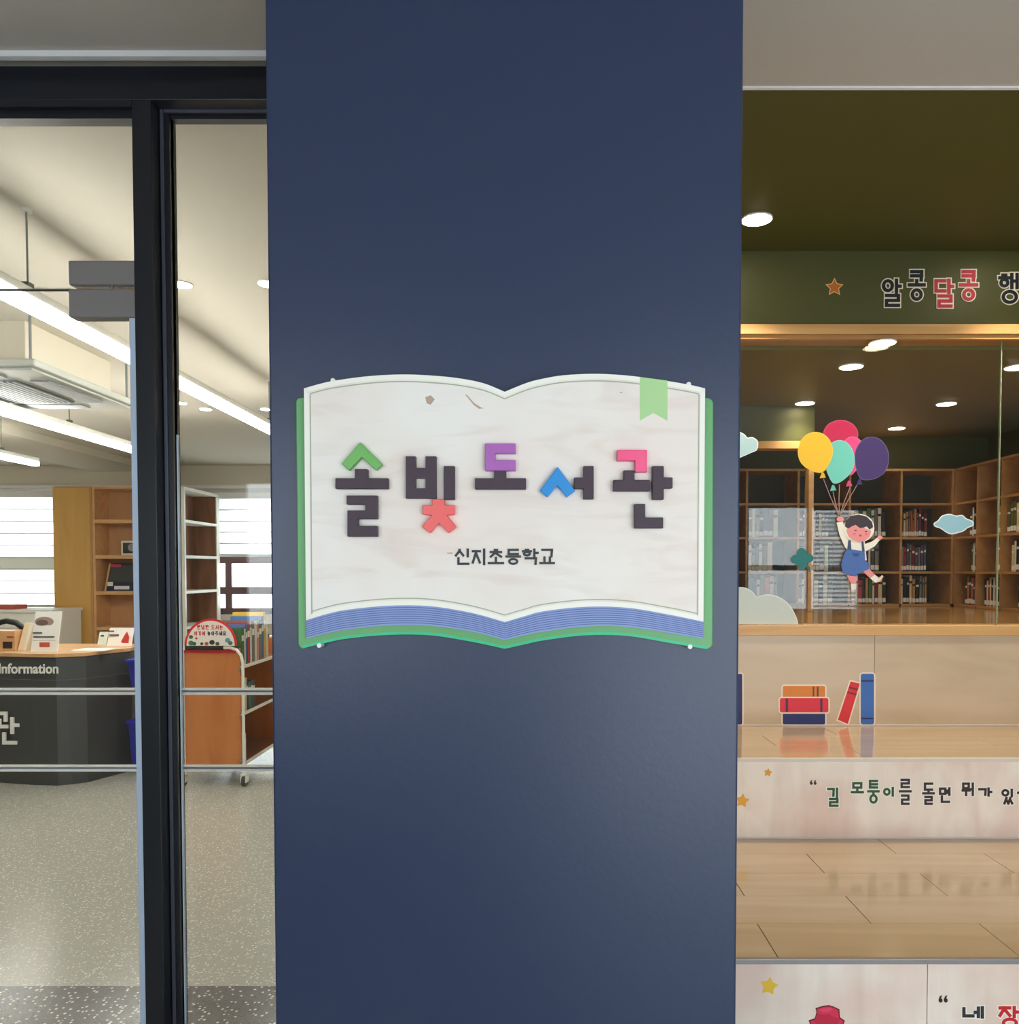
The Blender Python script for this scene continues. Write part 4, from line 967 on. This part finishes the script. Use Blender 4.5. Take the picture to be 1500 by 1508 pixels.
MB().box(fx1 - .328, fx1 - .015, ry1 - .104, ry1 - .1, .05, zt - .04).build('side_liner', M['brown_back'], rs)
MB().box(fx1 - .33, fx1, ry0, ry0 + .03, 0, zt).build('side_panel', M['tube'], rs)
MB().box(fx1 - .33, fx1, ry0 + .03, ry1 - .1, zt - .04, zt).build('top_board', M['tube'], rs)
for z in fzs: MB().box(fx1 - .33, fx1, ry0 + .03, ry1 - .1, z - .035, z).build('shelf', M['tube'], rs)
# things on the bookshelf
yk = YF + .1
fr = thing('framed_picture', 'small white framed dark picture on the bookshelf', 'picture', (xat(192, yk, 800), yk, fzs[1]))
x0, x1 = xat(178, yk, 800), xat(210, yk, 800); ztp = fzs[1] + .185
MB().box(x0, x1, yk, yk + .02, fzs[1] + .001, ztp).build('frame', M['white_pl'], fr, .006)
MB().box(x0 + .025, x1 - .025, yk - .002, yk, fzs[1] + .025, ztp - .025).build('picture', flat((46, 48, 46)), fr)
MB().cyl(((x0+x1)/2, yk - .004, fzs[1] + .1), ((x0+x1)/2, yk - .002, fzs[1] + .1), .05, 16).build('emblem', flat((150, 150, 148)), fr)
db = thing('picture_book', 'dark blue picture book displayed face out on the bookshelf', 'book', (xat(178, yk, 850), yk, fzs[2]))
def slab(px0, px1, py0, py1, Y, lean, th, name, m, parent, slant=0, base=None):
    if base is not None: py1 = pyof(base + .0008, Y)
    a = [at(px0, py1, Y), at(px1, py1, Y), at(px1 + slant, py0, Y), at(px0 + slant, py0, Y)]
    ys = [Y, Y, Y + lean, Y + lean]
    return MB().prism([(q[0], y, q[1]) for q, y in zip(a, ys)], [(q[0], y + th, q[1]) for q, y in zip(a, ys)]).build(name, m, parent)
slab(156, 197, 829, 870.4, yk, .07, .03, 'cover', flat((34, 38, 76)), db, 3, fzs[2])
slab(160, 195, 832, 858, yk - .002, .045, .002, 'cover_picture', flat((56, 60, 64)), db, 2)
slab(163, 178, 831, 835, yk + .03, .004, .002, 'title_band', flat((190, 60, 100)), db)
slab(158, 166, 857, 863, yk - .008, .004, .003, 'cover_spot', flat((236, 236, 240)), db)
slab(168, 190, 863, 868, yk - .008, .004, .003, 'cover_spot', flat((236, 236, 240)), db)
slab(153.5, 156, 829, 870.4, yk, .07, .03, 'page_edge', flat((222, 176, 90)), db, 3, fzs[2])

# ------------------------------------------------------------------ information counter and the things on it
ZC = .955
out = [(-260,1140),(-120,1147),(0,1152.5),(50,1156),(86,1157),(106,1155),(130,1152),(150,1146.5),(175,1140),(196,1134)]
cpts = [(at(px, py, yfor(py, 0))[0], yfor(py, 0)) for px, py in out]
back = [(cpts[-1][0] - .05, cpts[-1][1] + .35), (cpts[0][0], cpts[-1][1] + .35)]
ct = thing('information_counter', 'charcoal curved information counter with white lettering', 'counter', (-3.6, 5.9, 0))
def inset(p, d): return [(x, y + d) for x, y in p]
MB().xy(cpts + back, .0, ZC - .04).build('body', M['counter'], ct)
MB().xy([(x, y - .012) for x, y in cpts] + back, ZC - .035, ZC - .008).build('counter_top', M['counter_top'], ct, .003)
MB().xy([(x, y - .004) for x, y in cpts] + [(back[0][0], back[0][1] - .01), (back[1][0], back[1][1] - .01)], ZC - .04, ZC - .035).build('shadow_gap', M['black'], ct)
MB().xy([(x, y - .003) for x, y in cpts] + back, zat(1001.5, 5.8) - .002, zat(1001.5, 5.8) + .002).build('seam_line', M['dgrey_pl'], ct)
yfront = min(p[1] for p in cpts)
def on_counter(px):
    for (p, a), (q, b) in zip(list(zip([o[0] for o in out], cpts))[:-1], list(zip([o[0] for o in out], cpts))[1:]):
        if p <= px <= q: t = (px - p) / (q - p); return a[1] * (1 - t) + b[1] * t
    return cpts[-1][1]
tx = bpy.data.curves.new('counter_word', 'FONT'); tx.body = 'Information'; tx.size = .115; tx.extrude = .002; tx.space_character = 1.02
tx.offset = .0025
tobj = bpy.data.objects.new('tmp_word', tx); COL.objects.link(tobj)
bpy.context.view_layer.update()
dg = bpy.context.evaluated_depsgraph_get()
me = bpy.data.meshes.new_from_object(tobj.evaluated_get(dg)); bpy.data.objects.remove(tobj)
me.materials.clear(); me.materials.append(M['paper'])
wdt = max(v.co.x for v in me.vertices) - min(v.co.x for v in me.vertices)
x0, z0 = at(.5, 991, 5.8); x1_ = at(88, 991, 5.8)[0]
k = (x1_ - x0) / wdt
hgt = max(v.co.y for v in me.vertices)
kz = (zat(976.5, 5.8) - z0) / hgt
mnx = min(v.co.x for v in me.vertices)
for v in me.vertices: v.co = ((v.co.x - mnx) * k, -v.co.z, v.co.y * kz)
wo = bpy.data.objects.new('word_lettering', me); COL.objects.link(wo); wo.parent = ct
wo.location = Vector((x0, min(on_counter(0), on_counter(86)) - .004, z0)) - wloc(ct)
wo['label'] = 'white word lettering'
c4 = conv((0, 860), 4.714)
ws = MB()
for st in ([(-30,899),(36,899),(36,945)], [(-62,990),(44,990)], [(-8,950),(-8,990)], [(82,938),(82,1030)], [(82,981),(122,981)], [(26,1043),(26,1103),(104,1103)]):
    ws.stroke([(x / 4.714, 860 + y / 4.714) for x, y in st], 5.0, min(on_counter(0), on_counter(30)) - .003, .012)
ws.build('white_syllable', M['paper'], ct)
lettering(('ㅅ','ㅓ',None), c4(-280,884,-90,1112), 6.2, on_counter(-40) - .003, M['paper'], None, 0, ct, 'white_syllable', .002, .004)
def cY(px, d=.1): return on_counter(px) + d
# leaflet stands
lf = thing('leaflet', 'white leaflet with a round food picture standing on the counter', 'leaflet', (xat(66, cY(66), 950), cY(66), ZC - .008))
slab(45, 84, 901, 957, cY(66), .05, .012, 'sheet', M['paper'], lf, 1, ZC - .008)
MB().poly(ell(65, 915.5, 14, 7, 20), cY(66) - .002 + .035, .001).build('picture', flat((176, 150, 140)), lf)
MB().poly(ell(62, 917, 9, 4.5, 16), cY(66) - .004 + .035, .001).build('picture', flat((120, 96, 88)), lf)
for a, b, c, d in ((48, 931, 62, 933), (49, 937, 80, 939), (49, 943, 82, 944.5)): MB().poly(rect(a, b, c, d), cY(66) - .002 + .016, .001).build('text_line', flat((90, 90, 96)), lf)
MB().poly(rect(58, 946, 73, 953), cY(66) - .001 + .005, .001).build('logo', flat((196, 90, 66)), lf)
ob_ = thing('tissue_box', 'light wooden box with dark printed panel on counter by left edge', 'box', (xat(10, cY(10, .14), 950), cY(10, .14), ZC - .008))
yq = cY(10, .14)
x0, x1, z1 = xat(-30, yq, 940), xat(22, yq, 940), zat(929, yq)
MB().box(x0, x1, yq, yq + .14, ZC - .008, z1).build('body', M['counter_top'], ob_, .004)
MB().poly([(4,945),(18,945),(18,955),(4,955)], yq - .002, .002).build('print', flat((50, 36, 26)), ob_)
MB().poly([(10,937),(20,937),(20,939.5),(10,939.5)], yq - .002, .002).build('print', flat((150, 60, 40)), ob_)
ph = thing('desk_telephone', 'black desk telephone behind the wooden box on the counter', 'telephone', (xat(10, cY(10, .3), 940), cY(10, .3), ZC - .008))
yq = cY(10, .3)
x0, x1 = xat(-25, yq, 930), xat(32, yq, 930)
MB().prism([(x0, yq, ZC-.008), (x1, yq, ZC-.008), (x1, yq, ZC+.08), (x0, yq, ZC+.08)], [(x0, yq+.2, ZC-.008), (x1, yq+.2, ZC-.008), (x1, yq+.2, ZC+.14), (x0, yq+.2, ZC+.14)]).build('base', M['dgrey_pl'], ph, .006)
MB().tube([(x0+.02, yq+.08, ZC+.13), (x0+.08, yq+.06, ZC+.185), ((x0+x1)/2, yq+.05, ZC+.2), (x1-.08, yq+.06, ZC+.185), (x1-.02, yq+.08, ZC+.13)], .022).build('handset', M['black'], ph, smooth=True)
pp = thing('paper_stack', 'cream folders leaning beside the white leaflet', 'folders', (xat(38, cY(38, .22), 950), cY(38, .22), ZC - .008))
for k, (a, b, c_) in enumerate(((26, 34, (226, 206, 170)), (33, 38, (236, 232, 220)), (37, 44, (216, 196, 160)))):
    slab(a, b, 918 + k, 955, cY(38, .2), .06, .03, 'folder', flat(c_), pp, 3 + k, ZC - .008)
yq = cY(170, .28)
cd_ = thing('notice_card', 'white card with a red bird drawing at the counter end', 'card', (xat(175, yq, 950), yq, ZC - .008))
slab(157, 193, 925.5, 955, yq, .05, .008, 'sheet', M['paper'], cd_, 0, ZC - .008)
MB().poly([(178,945),(184,934),(187,930),(190,938),(189,948),(182,949)], yq + .008, .001).build('drawing', flat((206, 60, 48)), cd_)
for a, b, c, d in ((161, 928.5, 168, 931), (161, 934, 175, 937), (162, 943, 170, 947)): MB().poly(rect(a, b, c, d), yq + .02, .001).build('text_line', flat((120, 110, 110)), cd_)
cd2 = thing('notice_card', 'small pale green card behind the bird card', 'card', (xat(150, yq + .1, 950), yq + .1, ZC - .008))
slab(143, 156, 931, 955, yq + .1, .04, .006, 'sheet', flat((216, 226, 214)), cd2, 0, ZC - .008)
MB().poly(rect(148, 935, 153, 938.5), yq + .1 + .025, .001).build('drawing', flat((70, 80, 76)), cd2)
ylow = cY(150, .03)
tag(MB().box(xat(112, ylow, 960), xat(160, ylow, 960), cY(140, .02), cY(140, .2), ZC - .008, ZC - .001).build('paper_sheets', M['paper'], None), 'loose white papers lying on the counter end', 'papers')
yq = cY(15, .6)
wb1 = thing('wall_shelf', 'low white cabinet behind the counter under the left blind', 'cabinet', (xat(30, 9.6, 950), 9.6, 0))
MB().box(xat(-150, 9.6, 950), xat(78, 9.6, 950), 9.6, 10.2, 0, zat(902, 9.6)).build('carcass', M['tube'], wb1, .004)
MB().box(xat(-150, 9.58, 950), xat(78, 9.58, 950), 9.58, 10.22, zat(902, 9.6), zat(898, 9.6)).build('top_board', M['white_pl'], wb1)
tag(MB().box(xat(-40, 9.7, 900), xat(21, 9.7, 900), 9.7, 9.95, zat(898, 9.6), zat(891, 9.7)).build('storage_box', flat((188, 92, 74)), None, .006), 'flat terracotta box on the low white cabinet', 'box')
# blue bins on the counter end
def bin_(label, px0, px1, py0, py1, Y):
    a0, a1 = at(px0, py0, Y), at(px1, py0, Y); b0, b1 = at(px0 + 4, py1, Y), at(px1 - 4, py1, Y)
    t = thing('blue_bin', label, 'bin', ((b0[0]+b1[0])/2, Y, b0[1]))
    d = .16
    MB().prism([(a0[0], Y, a0[1]), (a1[0], Y, a1[1]), (a1[0], Y+d, a1[1]), (a0[0], Y+d, a0[1])], [(b0[0], Y+.02, b0[1]), (b1[0], Y+.02, b1[1]), (b1[0], Y+d, b1[1]), (b0[0], Y+d, b0[1])]).build('tub', M['blue_pl'], t, .006)
    MB().box(a0[0]-.012, a1[0]+.012, Y-.012, Y+d+.002, a0[1]-.02, a0[1]+.004).build('rim', M['blue_pl'], t, .004)
    return t
yn = yfor(1134, 0) - .17
bin_('upper blue plastic bin hanging at the counter end', 187, 232, 972, 1012, yn)
bin_('lower blue plastic bin at the counter end', 188, 232, 1062, 1128, yn)
br_ = thing('bin_stand', 'dark post stand carrying the two blue bins', 'stand', (xat(215, yn + .17, 1100), yn + .17, 0))
MB().box(xat(205, yn, 1100), xat(226, yn, 1100), yn + .163, yn + .19, 0, zat(968, yn)).build('post', M['counter'], br_)
MB().box(xat(200, yn, 1100), xat(232, yn, 1100), yn + .0, yn + .25, 0, .02).build('base', M['counter'], br_)

# ------------------------------------------------------------------ book cart
YK = 5.78
kx0, kx1 = xat(272, YK, 1040), xat(354, YK, 1040)
zt_, zb_ = zat(955, YK), zat(1126, YK)
cart = thing('book_cart', 'orange wood book trolley with white tube frame and arched sign', 'trolley', ((kx0+kx1)/2, YK + .45, 0))
YK2 = YK + .95
MB().box(kx0, kx1, YK, YK + .018, zb_, zt_).build('end_panel', M['cart_wood'], cart, .003)
MB().box(kx0, kx1, YK2 - .018, YK2, zb_, zt_).build('end_panel', M['cart_wood'], cart, .003)
MB().box(kx0 + .002, kx1 - .002, YK - .004, YK, zat(962, YK), zat(957.5, YK)).build('red_edge', flat((214, 40, 40)), cart)
rt = .011; xf = xat(358.5, YK - .01, 1040); xf0 = xat(268, YK - .01, 1040); zh = zat(953.5, YK)
for yy in (YK - .014, YK2 + .014):
    fr_ = MB().tube([(xf0, yy, .12), (xf0, yy, zh - .05), (xf0 + .015, yy, zh - .012), (xf0 + .05, yy, zh), (xf - .09, yy, zh), (xf - .045, yy, zh - .015), (xf - .012, yy, zh - .055), (xf, yy, zh - .11), (xf, yy, .12)], rt).build('tube_frame', M['tube'], cart, smooth=True)
    MB().cyl((xat(273, YK), yy, zh), (xat(329, YK), yy, zh), .0165, 14).build('grip', M['black'], fr_)
for px_, yy in ((xf0, YK - .014), (xf, YK - .014), (xf0, YK2 + .014), (xf, YK2 + .014)):
    cs = MB().cyl((px_, yy, .085), (px_, yy, .125), .016, 12).box(px_ - .022, px_ - .014, yy - .02, yy + .03, .03, .085).box(px_ + .014, px_ + .022, yy - .02, yy + .03, .03, .085).box(px_ - .022, px_ + .022, yy - .02, yy + .03, .078, .088).build('caster', M['tube'], cart)
    MB().cyl((px_ - .013, yy + .008, .038), (px_ + .013, yy + .008, .038), .037, 18).build('wheel', M['rubber'], cs, smooth=True)
zs = [zat(981, YK + .03), zat(1050, YK + .03), zat(1124, YK + .03)]
for i, z in enumerate(zs):
    s_ = MB().box(kx0 + .01, kx1 + .005, YK + .018, YK2 - .018, z - .012, z).build('shelf', M['cart_dark'], cart)
    MB().box(kx1 + .005, kx1 + .016, YK + .0, YK2, z - .016, z + .006).build('shelf_edge', M['tube'], s_)
MB().box(kx0 + .01, kx0 + .02, YK + .018, YK2 - .018, zb_, zt_ - .2).build('back_panel', M['cart_dark'], cart)
for py in (987, 1053, 1120): 
    z = zat(py, YK); MB().cyl((kx1 - .004, YK - .006, z), (kx1 - .004, YK, z), .008, 10).build('bolt', M['chrome'], cart)
# arched sign on the cart
YA = YK - .03
sg = thing('arched_sign', 'white arched sign with red rim and red lettering on the trolley', 'sign', (xat(310, YA), YA, zat(950, YA)))
arc = [(310 + 38.5 * math.cos(math.radians(a)), 951 - 40 * math.sin(math.radians(a))) for a in range(0, 181, 6)]
arc_i = [(310 + 35.3 * math.cos(math.radians(a)), 951 - 36.8 * math.sin(math.radians(a))) for a in range(0, 181, 6)]
MB().poly(arc, YA, .008).build('plate', flat((206, 34, 34)), sg)
MB().poly(arc_i, YA - .002, .002).build('face', flat((240, 232, 224)), sg)
line1 = [('ㅂ','ㅏ','ㄴ'),('ㄴ','ㅏ','ㅂ'),('ㅎ','ㅏ','ㄴ'),None,('ㄷ','ㅗ',None),('ㅅ','ㅓ',None),('ㄴ','ㅡ','ㄴ')]
line2 = [('ㅇ','ㅕ',None),('ㄱ','ㅣ',None),('ㅇ','ㅔ',None),None,('ㄴ','ㅗ','ㅎ'),('ㅇ','ㅏ',None),('ㅈ','ㅜ',None),('ㅅ','ㅔ',None),('ㅇ','ㅛ',None)]
for line, xa, pitch, ya, hgt_, wd in ((line1, 290, 6.1, 920.5, 6.6, 1.05), (line2, 285.5, 5.7, 929.5, 6.4, 1.0)):
    x = xa
    for i, ch in enumerate(line):
        if ch is None: x += 2.6; continue
        rgb = (200, 44, 44) if line is line1 or i < 3 else (36, 30, 30)
        lettering(ch, (x, ya, x + pitch - 1, ya + hgt_), wd, YA - .002, flat(rgb), None, 0, sg, 'syllable', .001, .001)
        x += pitch
for cx, cy, r, rgb in ((281,938,3.2,(60,110,60)), (289,940,1.8,(206,60,60)), (281,947,4,(70,120,70)), (286,948,3,(60,100,60)), (312,946,4,(40,36,34)), (304,948,3,(180,90,40)), (320,948,3,(80,80,60)), (335,943,4,(110,150,180)), (339,947,3.4,(70,120,70)), (297,948,2.4,(90,60,50))):
    MB().poly(ell(cx, cy, r, r * .9, 12), YA - .003, .001).build('motif', flat(rgb), sg)
# books on the cart, spines to the right
def cart_book(y, w, h, d, z, color, label):
    x = kx1 - .006
    mb = MB(); t = .003
    mb.box(x - d, x, y, y + t, z, z + h, 0).box(x - d, x, y + w - t, y + w, z, z + h, 0).box(x - t, x, y, y + w, z, z + h, 0)
    mb.box(x - d + .005, x - t, y + t, y + w - t, z + .004, z + h - .004, 1)
    mb.box(x, x + .0008, y + .003, y + w - .003, z + h * .65, z + h * .8, 1)
    return tag(mb.build('book', [BOOKM[color], M['paper']]), label, 'book', 'books on the trolley')
y = YK + .05
for i, (cname, w, h) in enumerate((('green', .05, .27), ('white', .03, .26), ('blue', .03, .29), ('red', .05, .3), ('white', .04, .26), ('grey', .05, .31), ('white', .05, .3), ('pink', .04, .27), ('grey', .06, .3), ('blue', .04, .33), ('yellow', .05, .36), ('white', .05, .3))):
    cart_book(y, w, h, .24, zs[0] + .001, cname, '%s book, %s from the arched sign on the top trolley shelf' % (cname, ORD[i])); y += w + .003
y = YK + .05
for i, (cname, w, h) in enumerate((('yellow', .04, .26), ('cream', .05, .24), ('black', .03, .22), ('teal', .05, .2), ('slate', .04, .21), ('brown', .04, .2))):
    cart_book(y, w, h, .22, zs[1] + .001, cname, '%s book, %s from the front on the middle trolley shelf' % (cname, ORD[i])); y += w + .003
y = YK + .06
for i, (cname, w, h) in enumerate((('grey', .03, .2), ('white', .025, .2))):
    cart_book(y, w, h, .2, zs[2] + .001, cname, '%s book, %s from the front on the bottom trolley shelf' % (cname, ORD[i])); y += w + .003
for o in bpy.data.objects:
    if 'wloc' in o: del o['wloc']
